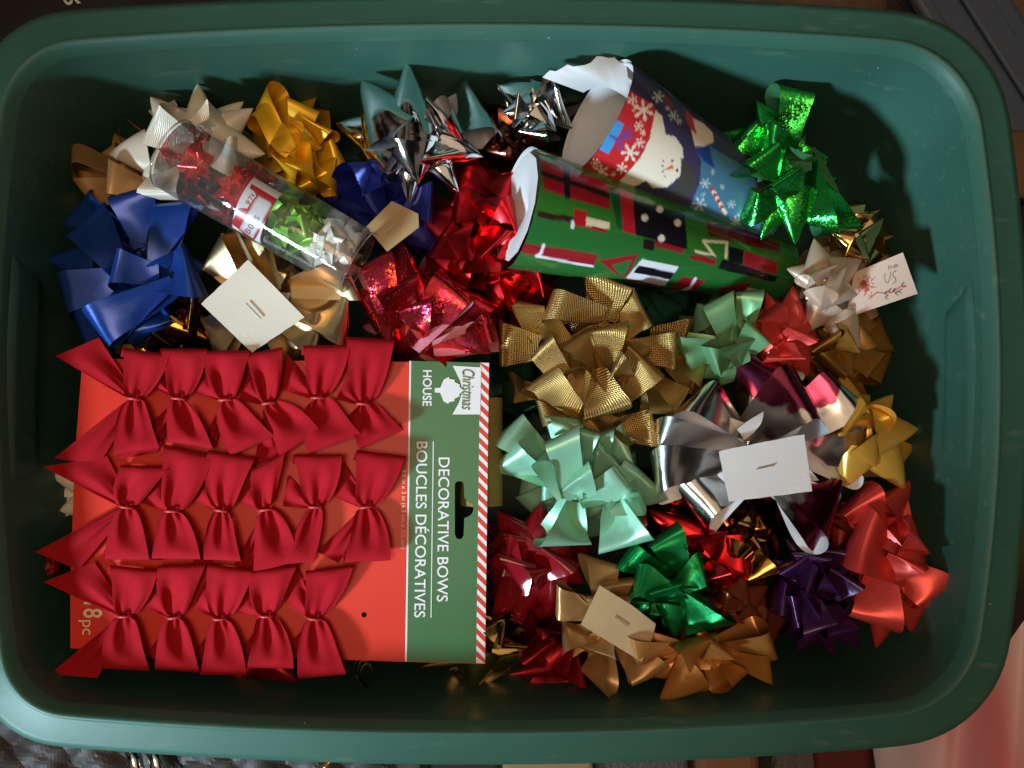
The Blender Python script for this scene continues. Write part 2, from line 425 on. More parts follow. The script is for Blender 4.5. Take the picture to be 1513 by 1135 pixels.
def bin_material():
    m, nt, b = base_mat("green_bin_plastic")
    nz = noise(nt, 9, 5); sp = noise(nt, 900, 2)
    rp = N(nt, 'ShaderNodeMapRange'); rp.inputs[3].default_value = 0.85; rp.inputs[4].default_value = 1.12
    nt.links.new(nz.outputs[0], rp.inputs[0])
    hv = N(nt, 'ShaderNodeHueSaturation'); hv.inputs['Color'].default_value = (0.036, 0.118, 0.086, 1); nt.links.new(rp.outputs[0], hv.inputs['Value'])
    # dust specks
    vo = N(nt, 'ShaderNodeTexVoronoi'); vo.inputs['Scale'].default_value = 55; tc = N(nt, 'ShaderNodeTexCoord'); nt.links.new(tc.outputs['Object'], vo.inputs['Vector'])
    lt = N(nt, 'ShaderNodeMath', operation='LESS_THAN'); nt.links.new(vo.outputs['Distance'], lt.inputs[0]); lt.inputs[1].default_value = 0.035
    sc = N(nt, 'ShaderNodeSeparateColor'); nt.links.new(vo.outputs['Color'], sc.inputs[0])
    l2 = N(nt, 'ShaderNodeMath', operation='LESS_THAN'); nt.links.new(sc.outputs[0], l2.inputs[0]); l2.inputs[1].default_value = 0.16
    mm = N(nt, 'ShaderNodeMath', operation='MULTIPLY'); nt.links.new(lt.outputs[0], mm.inputs[0]); nt.links.new(l2.outputs[0], mm.inputs[1])
    # scuffs and fine scratches
    sf = noise(nt, 14, 8, 'Object', (1, 5, 3)); s2 = noise(nt, 160, 2, 'Object', (0.25, 1, 1)); 
    sm = N(nt, 'ShaderNodeMath', operation='MULTIPLY'); nt.links.new(sf.outputs[0], sm.inputs[0]); nt.links.new(s2.outputs[0], sm.inputs[1])
    sr = N(nt, 'ShaderNodeMapRange'); sr.inputs[1].default_value = 0.33; sr.inputs[2].default_value = 0.46; sr.inputs[4].default_value = 0.22; nt.links.new(sm.outputs[0], sr.inputs[0])
    scuffed = mixcol(nt, sr.outputs[0], hv.outputs[0], (0.22, 0.28, 0.24, 1))
    out = mixcol(nt, mm.outputs[0], scuffed, (0.45, 0.45, 0.42, 1))
    b.inputs['Specular IOR Level'].default_value = 0.4
    nt.links.new(out, b.inputs['Base Color'])
    rr = N(nt, 'ShaderNodeMapRange'); rr.inputs[3].default_value = 0.40; rr.inputs[4].default_value = 0.56; nt.links.new(nz.outputs[0], rr.inputs[0]); nt.links.new(rr.outputs[0], b.inputs['Roughness'])
    bump(nt, b, sp.outputs[0], 0.10, 0.0006)
    return m
MBIN = bin_material()
bin_ = thing('storage_bin', (0, 0, -0.215), "large open green plastic storage bin filled with gift bows", "storage bin")
loft('rim', [(-12, -0.034), (-13, -0.030), (-12.5, -0.013), (-11, -0.0065), (-8, -0.0022), (2, -0.0010), (33, -0.0006), (35.5, 0.0), (38, 0.0008), (41, 0.0004), (45, -0.0016), (49.5, -0.0050), (53, -0.0098)], MBIN, bin_)
loft('body', [(53.2, -0.0095), (55, -0.016), (58, -0.05), (64, -0.12), (70, -0.185), (73, -0.196), (80, -0.204), (92, -0.208), (104, -0.2085), (110, -0.2065), (118, -0.2065), (124, -0.2090), (126, -0.2092)], MBIN, bin_)
loft('outer_wall', [(44, -0.012), (47, -0.03), (52, -0.10), (60, -0.205), (64, -0.212), (74, -0.2145)], MBIN, bin_, cap=True)
_r = ring(124, -0.2091); mesh_obj('bottom_panel', _r + [Vector((0, 0, -0.2091))], [(i, len(_r), (i + 1) % len(_r)) for i in range(len(_r))], MBIN, bin_, False)
def handle(pts):
    """raised hand-hold panel on the end wall; (px x on wall side, y px) given as (x_sign, y_world, z)"""
    sgn, quad = pts
    rows = []
    nu, nv = 10, 16
    V = []
    for i in range(nu):
        u = i / (nu - 1)
        for j in range(nv):
            v = j / (nv - 1)
            (ya, za), (yb, zb), (yc, zc_), (yd, zd) = quad
            y = (ya * (1 - v) + yb * v) * (1 - u) + (yd * (1 - v) + yc * v) * u
            z = (za * (1 - v) + zb * v) * (1 - u) + (zd * (1 - v) + zc_ * v) * u
            e = min(u, 1 - u) * 9; e2 = min(v, 1 - v) * 14
            k = min(1, e, e2); rise = 0.0028 * math.sin(min(1, max(0, k)) * PI / 2)
            # wall x at this y and z
            d = 55 + (-0.016 - z) * 86
            t = max(0, 1 - (y / 0.20) ** 2)
            x = (1490 - d + 26 * t - NX) * K if sgn > 0 else (-40 + d - 25 * t - NX) * K
            V.append(Vector((x - sgn * (rise - 0.0006), y, z)))
    return mesh_obj('handle_panel', V, grid_faces(nu, nv), MBIN, bin_)
handle((1, [(0.105, -0.016), (-0.045, -0.016), (-0.040, -0.062), (0.085, -0.052)]))
handle((-1, [(0.125, -0.016), (-0.055, -0.016), (-0.045, -0.055), (0.110, -0.055)]))

# ------------------------------------------------------------------ what lies around the bin
ZF = -0.232
MFLOOR = plain('brown_floor', (0.10, 0.062, 0.035), 0.55, 0, 14, 0.15, 0.35)
def world_box(name, x0, x1, y0, y1, z0, z1, mat, parent=None):
    V = [(x0, y0, z0), (x1, y0, z0), (x1, y1, z0), (x0, y1, z0), (x0, y0, z1), (x1, y0, z1), (x1, y1, z1), (x0, y1, z1)]
    F = [(3, 2, 1, 0), (4, 5, 6, 7), (0, 1, 5, 4), (1, 2, 6, 5), (2, 3, 7, 6), (3, 0, 4, 7)]
    return mesh_obj(name, V, F, mat, parent, False)
fl = mesh_obj('floor', [(-1.6, -1.4, ZF), (1.6, -1.4, ZF), (1.6, 1.4, ZF), (-1.6, 1.4, ZF)], [(0, 1, 2, 3)], MFLOOR, None, False); tag(fl, kind='structure')
def slab(name, pts, z1, thick, mat, parent=None, bev=0.004):
    """bevelled slab from a photo outline at height z1"""
    top = [P(x, y, z1) for x, y in pts]
    ar = sum(top[i].x * top[i - 1].y - top[i - 1].x * top[i].y for i in range(len(top)))
    if ar > 0: top = top[::-1]
    bm = bmesh.new()
    vt = [bm.verts.new(v) for v in top]; vb = [bm.verts.new(v - Vector((0, 0, thick))) for v in top]
    bm.faces.new(vt); bm.faces.new(vb[::-1]); n = len(top)
    for i in range(n): bm.faces.new((vt[i], vb[i], vb[(i + 1) % n], vt[(i + 1) % n]))
    bmesh.ops.bevel(bm, geom=bm.edges[:], offset=bev, segments=3, affect='EDGES', profile=0.5)
    if parent is not None: bmesh.ops.translate(bm, verts=bm.verts, vec=-parent.location)
    bmesh.ops.recalc_face_normals(bm, faces=bm.faces)
    me = bpy.data.meshes.new(name); bm.to_mesh(me); bm.free(); me.materials.append(mat)
    return link(name, me, parent)
MBLUE = plain('slate_blue_plastic', (0.085, 0.12, 0.19), 0.42, 0, 60, 0.05, 0.1)
lid = thing('bin_lid', P(1430, 100, -0.2), "slate blue plastic tote lid lying beside the top right corner", "lid")
slab('lid_panel', [(1318, -60), (1470, -60), (1700, 330), (1640, 420), (1480, 180)], -0.125, 0.03, MBLUE, lid, 0.008)
slab('lid_rib', [(1385, -60), (1432, -60), (1680, 330), (1650, 352)], -0.119, 0.0045, MBLUE, lid, 0.002)
slab('lid_lip', [(1318, -60), (1345, -60), (1585, 330), (1563, 350)], -0.112, 0.012, MBLUE, lid, 0.004)
MWOOD = plain('brown_wood', (0.16, 0.095, 0.045), 0.5, 0, 30, 0.1, 0.3)
pl = thing('wooden_plank', P(1480, 40, -0.22), "brown wooden plank edge beyond the blue lid", "plank")
slab('plank_board', [(1440, -60), (1500, -60), (1720, 290), (1680, 320)], -0.165, 0.02, MWOOD, pl, 0.003)
slab('plank_board', [(1505, -60), (1600, -60), (1780, 250), (1725, 285)], -0.175, 0.02, MWOOD, pl, 0.003)
MBLACK = plain('black_board', (0.008, 0.008, 0.009), 0.5, 0, 40, 0.1, 0.2)
bk = thing('black_box', P(60, 20, -0.2), "black cardboard box with pale lettering behind the top left corner", "box")
slab('box_top', [(-300, -200), (420, -200), (420, 48), (110, 60), (-5, 140), (-60, 300), (-300, 300)], -0.09, 0.05, MBLACK, bk)
MPALE = plain('pale_print', (0.55, 0.53, 0.5), 0.6, 0, 100, 0, 0.05)
V, F = flat_poly([P(x, y, -0.0885) for x, y in [(90, -20), (93, 0), (97, 6), (102, 8), (107, 5), (110, -20), (106, -20), (104.5, 0), (101.5, 3.5), (98.5, 2), (94.5, -20)][::-1]])
mesh_obj('lettering', V, F, MPALE, bk, False)
V, F = flat_poly([P(x, y, -0.0885) for x, y in [(108, -2), (114, -1), (120, 5), (114, 5.5)]])
mesh_obj('lettering', V, F, MPALE, bk, False)
# brown cloth and odd things past the top edge and the right edge
slab_t = slab('folded_blanket', [(960, -80), (1310, -80), (1330, 120), (960, 120)], -0.16, 0.05, plain('mottled_brown_cloth', (0.13, 0.085, 0.06), 0.9, 0, 60, 0.6, 0.6, dist=0.004), None, 0.01)
tag(slab_t, "mottled brown blanket folded behind the top edge of the bin", "blanket")
cr = thing('dark_crate', P(1560, 420, -0.2), "dark crate with a pale green edge at the right side", "crate")
slab('crate_side', [(1490, 300), (1750, 300), (1750, 620), (1490, 620)], -0.1, 0.08, MBLACK, cr)
slab('crate_edge', [(1480, 377), (1750, 377), (1750, 389), (1480, 389)], -0.085, 0.012, plain('pale_green_plastic', (0.12, 0.2, 0.14), 0.5), cr, 0.001)
tag(slab('wooden_block', [(1480, 190), (1700, 190), (1700, 292), (1480, 292)], -0.1, 0.06, MWOOD, None), "tan wooden block beside the right rim below the blue lid", "block")
# crinkled clear bag and chrome rods at the bottom left
def crinkle(name, pts, z, mat, amp, label, cat, nu=150, nv=50, seed=1):
    rnd = random.Random(seed); V = []
    a, b, c, d = [Vector((*p, 0)) for p in pts]
    for i in range(nu):
        for j in range(nv):
            u, v = i / (nu - 1), j / (nv - 1)
            q = (a * (1 - u) + b * u) * (1 - v) + (d * (1 - u) + c * u) * v
            nzv = sum(abs(math.sin(q.x * fx + q.y * fy + ph)) * a_ for fx, fy, ph, a_ in ((.021, .033, 1, .7), (-.04, .03, 2, .5), (.06, .05, .3, .25), (.03, -.07, 4, .2)))
            V.append(P(q.x, q.y, z + amp * 1.6 * (nzv - 0.7)))
    o = mesh_obj(name, V, grid_faces(nu, nv), mat, None, False)
    return tag(o, label, cat)
MBAG = plain('grey_film', (0.085, 0.075, 0.075), 0.55, 0.2, 12, 0.1, 0.3)
crinkle('plastic_bag', [(-140, 1010), (620, 1010), (620, 1290), (-140, 1290)], -0.12, MBAG, 0.007, "crinkled grey plastic bag under the bottom left corner of the bin", "bag")
def tube(name, A, B, r, mat, parent=None, n=20, cap=True):
    d = (B - A).normalized(); u = d.orthogonal().normalized(); v = d.cross(u)
    V = [p + (u * math.cos(2 * PI * k / n) + v * math.sin(2 * PI * k / n)) * r for p in (A, B) for k in range(n)]
    F = [(k, (k + 1) % n, n + (k + 1) % n, n + k) for k in range(n)]
    if cap: F += [tuple(range(n - 1, -1, -1)), tuple(range(n, 2 * n))]
    return mesh_obj(name, V, F, mat, parent)
MCHROME = plain('chrome', (0.75, 0.75, 0.78), 0.10, 1.0, 10, 0, 0.02)
for a, b, lb in (((190, 1085), (212, 1180), "left chrome rod poking out under the bottom rim"), ((222, 1085), (244, 1180), "right chrome rod poking out under the bottom rim")):
    tag(tube('metal_rod', P(*a, -0.085), P(*b, -0.085), 0.0062, MCHROME), lb, 'rod', 'chrome rods under the bin')
tag(tube('thin_pen', P(468, 1150, -0.09), P(500, 1108, -0.09), 0.003, plain('copper_pen', (0.6, 0.28, 0.15), 0.25, 0.9)), "slim copper coloured pen at the bottom edge", "pen")
tag(slab('tan_parcel', [(745, 1090), (875, 1090), (880, 1200), (740, 1200)], -0.10, 0.05, plain('kraft_card', (0.42, 0.28, 0.16), 0.7), None), "tan cardboard parcel below the middle of the bottom rim", "parcel")
tag(slab('grey_towel', [(880, 1080), (1020, 1080), (1020, 1200), (880, 1200)], -0.11, 0.05, plain('grey_terry', (0.16, 0.16, 0.18), 0.95, 0, 350, 0.9, 0.5, dist=0.004), None, 0.01), "grey nubby towel below the bottom rim", "towel")
tag(slab('dark_shoe_box', [(632, 1090), (738, 1090), (738, 1200), (632, 1200)], -0.12, 0.05, plain('dark_card', (0.03, 0.022, 0.02), 0.5), None), "dark box between the clear bag and the tan parcel", "box")
tag(slab('brown_leather_case', [(1028, 1080), (1125, 1080), (1125, 1200), (1028, 1200)], -0.11, 0.05, plain('brown_leather', (0.24, 0.10, 0.055), 0.5), None, 0.01), "brown leather case below the bottom rim", "case")
tag(slab('grey_fleece', [(1150, 1080), (1215, 1080), (1235, 1200), (1140, 1200)], -0.115, 0.05, plain('grey_fleece', (0.13, 0.11, 0.10), 0.95, 0, 300, 0.9, 0.5, dist=0.004), None, 0.01), "dark grey fleece between leather case and maroon cloth", "fleece")
tag(slab('maroon_cloth', [(1200, 1060), (1292, 1060), (1290, 1220), (1215, 1220)], -0.108, 0.05, plain('maroon_cloth', (0.11, 0.008, 0.014), 0.8, 0, 60, 0.2), None, 0.006), "deep maroon cloth below the bottom right of the bin", "cloth")
# pink and cream gift wrap, bottom right
def wrap_sheet():
    cols = [(175, 165, 180), (205, 190, 200), (215, 182, 192), (220, 145, 156), (220, 130, 142), (228, 188, 190), (230, 210, 198), (230, 212, 200)]
    nu, nv = 60, 24; V, C = [], []
    for i in range(nu):
        u = i / (nu - 1)
        for j in range(nv):
            v = j / (nv - 1)
            x = 1285 + 330 * u + 25 * v * (1 - u); y0 = min(1075, max(880, 1075 - (x - 1400) * 1.4)); y = y0 + (1240 - y0) * v
            V.append(P(x, y, -0.10 + 0.006 * math.sin(u * 17 + v * 2) + 0.004 * math.sin(u * 7)))
            k = min(6.99, max(0, u * 7 - 0.9 * (v - .5))); a = int(k); f = k - a; f = f * f * (3 - 2 * f)
            C.append([p * (1 - f) + q * f for p, q in zip(lin(cols[a]), lin(cols[a + 1]))] + [1])
    o = mesh_obj('wrapping_sheet', V, grid_faces(nu, nv)[::-1], print_mat('striped_wrap', 0.35), None, True, None, C)
    tag(o, "pink and cream striped gift wrap outside the bottom right corner", "gift wrap")
wrap_sheet()
# ------------------------------------------------------------------ materials of the bows
def rgb(*c): return lin(c)
M_white_rib = ribbon_mat('white_ribbed_ribbon', (0.74, 0.66, 0.54), 'rib')
M_yellow = ribbon_mat('yellow_ribbon', (0.86, 0.46, 0.015), 'satin')
M_silver = ribbon_mat('silver_foil', (0.86, 0.87, 0.88), 'foil', (0.30, 0.30, 0.32), 0.09)
M_brownfoil = ribbon_mat('brown_foil', (0.30, 0.085, 0.045), 'foil', None, 0.16)
M_blue = ribbon_mat('blue_satin', (0.012, 0.055, 0.30), 'satin', None, 0.26)
M_royal = ribbon_mat('royal_blue_satin', (0.020, 0.035, 0.28), 'satin', None, 0.25)
M_redfoil = ribbon_mat('red_foil', (0.72, 0.022, 0.028), 'foil', None, 0.30)
M_redholo = ribbon_mat('red_hologram_foil', (0.72, 0.03, 0.05), 'holo', (0.78, 0.28, 0.36))
M_greenholo = ribbon_mat('green_hologram_foil', (0.03, 0.42, 0.06), 'holo', (0.04, 0.17, 0.07))
M_goldfoil = ribbon_mat('gold_foil', (0.80, 0.50, 0.18), 'foil', (0.50, 0.34, 0.15), 0.14)
M_goldfoil2 = ribbon_mat('pale_gold_foil', (0.95, 0.74, 0.42), 'foil', (0.70, 0.50, 0.24), 0.32)
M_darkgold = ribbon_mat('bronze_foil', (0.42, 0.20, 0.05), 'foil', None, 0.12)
M_pearl = ribbon_mat('pearl_white_ribbon', (0.66, 0.50, 0.38), 'pearl', None, 0.36)
M_goldmesh = ribbon_mat('gold_mesh_ribbon', (0.47, 0.30, 0.10), 'mesh')
M_mint = ribbon_mat('mint_satin', (0.30, 0.62, 0.44), 'pearl', None, 0.36)
M_sage = ribbon_mat('sage_satin', (0.16, 0.36, 0.17), 'pearl', None, 0.36)
M_coral = ribbon_mat('coral_satin', (0.66, 0.055, 0.045), 'satin', None, 0.33)
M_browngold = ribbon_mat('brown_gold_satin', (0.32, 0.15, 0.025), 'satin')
M_yellowgold = ribbon_mat('yellow_gold_satin', (0.72, 0.39, 0.055), 'satin', None, 0.27)
M_silverback = ribbon_mat('silver_foil_white_back', (0.95, 0.92, 0.90), 'foil', (0.74, 0.74, 0.78), 0.18, (0.33, 0.05, 0.12))  # maroon stands for dark clothing mirrored in the foil, painted into its colour
M_purple = ribbon_mat('purple_satin', (0.055, 0.012, 0.075), 'satin', None, 0.26)
M_darkred = ribbon_mat('dark_red_gloss', (0.22, 0.006, 0.012), 'gloss', None, 0.10)
M_greenbrush = ribbon_mat('green_metallic', (0.012, 0.30, 0.075), 'brush', (0.008, 0.10, 0.03))
M_copper = ribbon_mat('copper_foil', (0.72, 0.33, 0.08), 'foil', None, 0.12)
M_brown = ribbon_mat('copper_brown_satin', (0.24, 0.055, 0.022), 'satin', None, 0.27)
M_tan = ribbon_mat('tan_gold_satin', (0.44, 0.24, 0.09), 'satin', (0.50, 0.30, 0.12))
M_bronze = ribbon_mat('bronze_satin', (0.52, 0.22, 0.055), 'satin', None, 0.28)
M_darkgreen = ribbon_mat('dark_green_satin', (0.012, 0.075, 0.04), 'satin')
M_redsatin = ribbon_mat('red_satin', (0.34, 0.010, 0.016), 'brush')
M_paperwhite = plain('white_paper', (0.74, 0.73, 0.74), 0.55, 0, 60, 0.12, 0.03)
M_papercream = plain('cream_paper', (0.72, 0.66, 0.56), 0.5, 0, 60, 0.12, 0.04)
M_kraft = plain('kraft_paper', (0.42, 0.27, 0.12), 0.6, 0, 90, 0.2, 0.12)
M_staple = plain('staple_steel', (0.30, 0.29, 0.28), 0.35, 0.9, 50, 0, 0.05)
def sticker(parent, pts, zs, mat, st, z):
    s = sheet('sticker', pts, z, mat, parent, 0.0005, zs)
    bar('staple', st[0], st[1], 1.5, z + 0.0007, M_staple, s)
D = dict
ZC = -0.060
# ---- deep ones first
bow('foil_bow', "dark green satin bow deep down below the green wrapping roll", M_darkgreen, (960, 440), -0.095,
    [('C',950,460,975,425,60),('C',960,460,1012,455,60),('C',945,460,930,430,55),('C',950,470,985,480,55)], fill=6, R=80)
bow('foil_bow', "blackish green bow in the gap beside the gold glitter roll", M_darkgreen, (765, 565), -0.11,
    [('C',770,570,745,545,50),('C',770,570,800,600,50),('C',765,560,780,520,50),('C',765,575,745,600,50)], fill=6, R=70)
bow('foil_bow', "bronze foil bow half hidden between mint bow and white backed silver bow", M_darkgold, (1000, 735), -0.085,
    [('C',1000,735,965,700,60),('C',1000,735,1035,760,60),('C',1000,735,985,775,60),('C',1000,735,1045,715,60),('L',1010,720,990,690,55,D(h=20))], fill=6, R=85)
bow('foil_bow', "bronze brown foil bow peeking out beneath the blue bow", M_darkgold, (250, 485), -0.075,
    [('C',250,480,170,508,50),('C',250,480,205,515,50),('C',250,480,270,455,60),('C',250,480,315,505,55),('L',260,480,235,500,50,D(h=24)),('L',270,480,290,470,50,D(h=24))], fill=6, R=80)
bow('foil_bow', "chocolate brown foil bow behind the big silver bow", M_brownfoil, (750, 210), -0.075,
    [('C',750,215,704,188,50),('C',750,215,765,180,50),('C',755,215,800,200,50),('C',750,215,712,222,50),('C',755,215,790,238,50),('C',750,215,742,178,45),('C',750,215,735,205,40),('C',755,220,770,205,40)], R=60)
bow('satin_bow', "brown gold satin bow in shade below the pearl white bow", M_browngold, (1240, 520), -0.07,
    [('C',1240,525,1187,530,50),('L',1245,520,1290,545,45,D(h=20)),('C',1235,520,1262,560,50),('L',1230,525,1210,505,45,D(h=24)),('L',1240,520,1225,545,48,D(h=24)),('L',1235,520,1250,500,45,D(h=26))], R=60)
bow('foil_bow', "copper gold foil bow with dark oval opening below the white card", M_copper, (1090, 795), -0.068,
    [('C',1090,800,1058,755,50),('C',1090,795,1112,752,50),('C',1095,800,1138,835,45),('L',1092,795,1122,856,42,D(h=24,roll=-10)),('L',1088,812,1086,768,42,D(h=36,roll=60)),('C',1095,800,1075,845,45)], R=60)
bow('satin_bow', "dark brown copper bow between bronze bow and purple bow", M_brown, (1088, 895), -0.07,
    [('C',1090,890,1052,848,55),('C',1092,890,1135,866,52),('C',1088,900,1140,936,48),('C',1080,900,1055,925,55),('L',1085,905,1075,880,50,D(h=26)),('C',1085,880,1100,850,50),('L',1088,900,1062,890,45,D(h=24))], R=60)
bow('satin_bow', "glossy dark red bow right of the candy striped card edge", M_darkred, (780, 825), -0.07,
    [('C',780,840,726,918,72),('C',790,840,760,922,66),('C',800,830,812,908,72),('C',800,820,862,862,78),('C',780,810,735,755,70),('C',790,810,800,742,70),('C',805,815,850,790,70),('C',770,825,722,832,70),
     ('L',775,850,765,790,55,D(h=34,roll=35)),('L',790,840,745,812,55,D(h=30,roll=-20)),('L',785,850,825,815,55,D(h=30)),('L',770,880,762,822,48,D(h=18)),('L',800,870,795,835,48,D(h=24))], R=90, fw=60)
bow('foil_bow', "dark gold foil bow poking out under the card's bottom right corner", M_goldfoil, (715, 965), -0.062,
    [('C',690,965,617,987,34),('C',725,968,798,958,50),('C',712,955,695,1021,60),('C',725,940,745,915,50)], R=50, back=None)
bow('satin_bow', "small red satin bow lying low against the bottom wall", M_redsatin, (815, 970), -0.062,
    [('C',815,985,752,997,26),('L',815,985,862,990,44,D(h=18)),('C',820,975,800,930,55),('C',815,980,850,945,55),('L',810,975,790,955,45,D(h=26))], R=55)
bow('satin_bow', "dark red satin bow mostly hidden below the velvet bows", M_redsatin, (380, 980), -0.075,
    [('C',385,970,328,1022,44),('C',390,975,384,1006,44),('C',400,980,440,1008,46)], R=45)
bow('satin_bow', "white ribbed bow mostly hidden left of the velvet bow card", M_white_rib, (140, 730), -0.070,
    [('C',130,715,64,692,42),('C',140,740,88,755,52),('C',150,750,130,790,50)], R=45)
# ---- top row
bow('satin_bow', "tan gold satin loops left of the white ribbed bow", M_tan, (170, 268), -0.066,
    [('L',205,262,107,243,44,D(h=46,roll=38,tw=10)),('L',215,275,128,290,46,D(h=20,roll=-10)),('L',225,285,165,262,44,D(h=24))], fill=3, R=50)
MCURL = plain('red_ribbon', (0.50, 0.012, 0.02), 0.4)
V, F, U = loop_geo(P(226,202,-0.07), P(176,192,-0.06), mpx(13,-0.065), mpx(34,-0.065), 68, 20, 0, 0.1)
tag(mesh_obj('ribbon_curl', V, F, MCURL, None, True, U), "thin red ribbon loop beside the white ribbed bow", "ribbon")
bow('satin_bow', "large white ribbed bow behind the clear plastic tube", M_white_rib, (280, 215), -0.056,
    [('C',325,185,360,150,42),('C',275,205,222,143,66),('C',300,190,292,123,52),('C',230,225,161,228,68),('C',255,245,206,272,60),
     ('C',320,200,374,160,56),('C',320,215,392,228,70),('L',255,235,238,295,58,D(h=20)),('L',285,215,228,183,62,D(h=24,roll=-15)),('L',285,190,330,175,44,D(h=34,roll=55)),('L',300,225,350,235,55,D(h=20))], R=70, dome=0.026)
bow('satin_bow', "golden yellow looped bow next to the big silver bow", M_yellow, (440, 215), -0.060,
    [('L',440,235,505,230,46,D(h=28,roll=30)),('L',440,240,500,268,46,D(h=24)),('L',430,240,462,284,54,D(h=24)),('L',425,215,395,140,40,D(h=34,roll=-30)),('L',440,210,448,155,44,D(h=26,roll=20)),
     ('L',450,215,478,190,40,D(h=24)),('L',425,235,377,165,34,D(h=36,roll=42)),('L',435,220,420,255,44,D(h=26)),('L',450,215,448,262,44,D(h=26)),('L',440,235,455,198,44,D(h=34,roll=50)),('L',430,225,405,205,38,D(h=30,roll=30))], R=55, fw=40)
bow('foil_bow', "small silver foil bow between big silver bow and the wrapping roll", M_silver, (785, 155), -0.058,
    [('C',790,150,832,135,60),('C',780,150,733,125,52),('L',790,160,835,160,50,D(h=24)),('L',785,158,818,126,34,D(h=30,roll=50)),('C',785,158,740,168,40),('L',785,160,790,210,38,D(h=22)),('C',790,165,822,195,44),('L',780,165,760,165,34,D(h=26))], R=45)
bow('foil_bow', "big silver foil bow with a tall pointed tip against the back wall", M_silver, (612, 205), -0.052,
    [('C',605,215,495,182,76,D(flat=0.9)),('L',640,195,716,160,70,D(h=20,sk=0.1,roll=-8)),('C',590,230,545,236,52),('C',650,215,714,232,46),('C',630,220,678,284,44),('C',605,225,604,302,48),('C',590,225,566,264,46),
     ('L',615,210,680,185,56,D(h=46,roll=45,sk=0.1)),('L',610,205,655,165,50,D(h=34,roll=35,sk=0.2)),('C',590,235,530,210,72,D(flat=1.0)),('C',590,210,534,119,78,D(flat=1.0)),('C',608,225,602,90,66,D(flat=1.1,roll=5)),
     ('L',605,215,640,195,48,D(h=36,roll=50)),('C',612,212,618,272,62,D(flat=1.0)),('C',620,212,585,258,44),('L',635,215,655,240,42,D(h=22)),('L',600,225,622,190,40,D(h=34,roll=58))], R=75, dome=0.028, ws=1.28)
r = bow('satin_bow', "royal blue satin bow bearing a brown kraft sticker", M_royal, (575, 315), -0.066,
    [('C',560,315,476,292,48),('C',600,330,648,372,62),('C',600,310,645,325,60),('L',580,325,545,345,62,D(h=24)),('L',580,310,640,300,55,D(h=26)),('L',565,315,522,248,56,D(h=54,roll=42,tw=10)),('C',560,285,545,250,50)], R=55)
sticker(r, [(541,335),(579,297),(618,316),(619,336),(572,372)], None, M_kraft, ((569,345),(585,331)), -0.043)
# ---- left
bow('satin_bow', "bright blue satin bow by the left wall above the velvet bows", M_blue, (210, 395), -0.054,
    [('C',150,390,66,384,58),('L',190,350,118,305,62,D(h=20)),('L',190,450,122,492,58,D(h=18)),('L',225,430,228,494,58,D(h=16)),('C',260,400,306,395,64),('L',215,360,205,282,62,D(h=22,sk=0.1)),
     ('L',190,410,98,442,58,D(h=22,sk=0)),('L',235,400,266,300,58,D(h=30,roll=-22,sk=0.3)),('L',200,430,128,325,64,D(h=20,sk=0.3,roll=10)),('L',225,410,290,400,74,D(h=20,sk=0.2)),('L',260,420,145,490,58,D(h=22,roll=5,sk=0.1)),('L',235,405,172,402,48,D(h=28,roll=12))], R=75, fw=58, dome=0.026)
r = bow('foil_bow', "upside down gold foil bow showing its pale square sticker", M_goldfoil2, (390, 440), -0.056,
    [('L',360,450,312,508,62,D(h=14)),('L',400,470,452,522,80,D(h=14,sk=0)),('L',430,450,515,470,80,D(h=14)),('L',390,430,338,340,52,D(h=24,roll=-25,sk=0.2)),('L',405,430,365,345,42,D(h=16)),('L',430,425,520,410,64,D(h=24,roll=20,sk=0.2)),('L',355,430,315,372,50,D(h=20)),('L',405,460,470,500,60,D(h=12))], R=60, dome=0.012, fill=4)
sticker(r, [(366.5,384),(450,469),(372,521),(297,449)], None, M_papercream, ((364,448),(386,471)), -0.036)
# ---- middle reds
bow('foil_bow', "shiny red foil bow in front of the green wrapping roll's open end", M_redfoil, (715, 330), -0.058,
    [('C',705,300,694,226,66),('C',735,300,768,250,70),('C',700,345,618,318,76),('C',735,350,790,350,70),('C',705,330,684,268,74),('C',725,330,760,285,76),('C',700,390,640,380,70),('C',735,385,765,400,66),
     ('C',672,392,674,320,78),('L',715,340,745,315,54,D(h=40,roll=50)),('C',715,410,706,358,70),('L',730,360,765,335,60,D(h=28)),('C',690,365,655,350,60),('L',705,345,735,365,56,D(h=36,roll=30))], R=85, fw=60, dome=0.028, ws=1.15)
bow('foil_bow', "deep red foil bow under the lower edge of the green roll", M_redfoil, (765, 415), -0.072,
    [('C',760,420,838,388,70),('C',765,425,834,432,62),('C',765,410,690,425,66),('C',755,405,726,472,80),('C',760,405,768,448,74),('C',775,410,808,368,60),('L',770,420,800,410,54,D(h=30)),('L',760,420,740,430,54,D(h=26))], R=70)
bow('foil_bow', "pinkish red hologram bow above the card's top edge", M_redholo, (630, 465), -0.055,
    [('C',580,470,524,425,60),('C',600,450,592,352,74),('C',640,460,630,405,60),('L',640,500,705,435,60,D(h=20)),('L',620,515,680,520,62,D(h=18)),('C',600,500,575,520,60),('L',580,500,566,380,48,D(h=36,roll=-20,tw=8,sk=0.3,sh=-34)),
     ('L',600,505,585,420,62,D(h=18,roll=8,sk=0.4)),('L',660,525,727,478,40,D(h=26,roll=10,sh=26)),('L',640,470,683,424,36,D(h=16,roll=0,sh=-20)),('L',610,515,676,422,60,D(h=20,roll=-8,sk=-0.2)),('L',625,500,610,450,48,D(h=28)),('L',640,515,715,500,44,D(h=24,roll=25))], R=75, fw=56, dome=0.028)
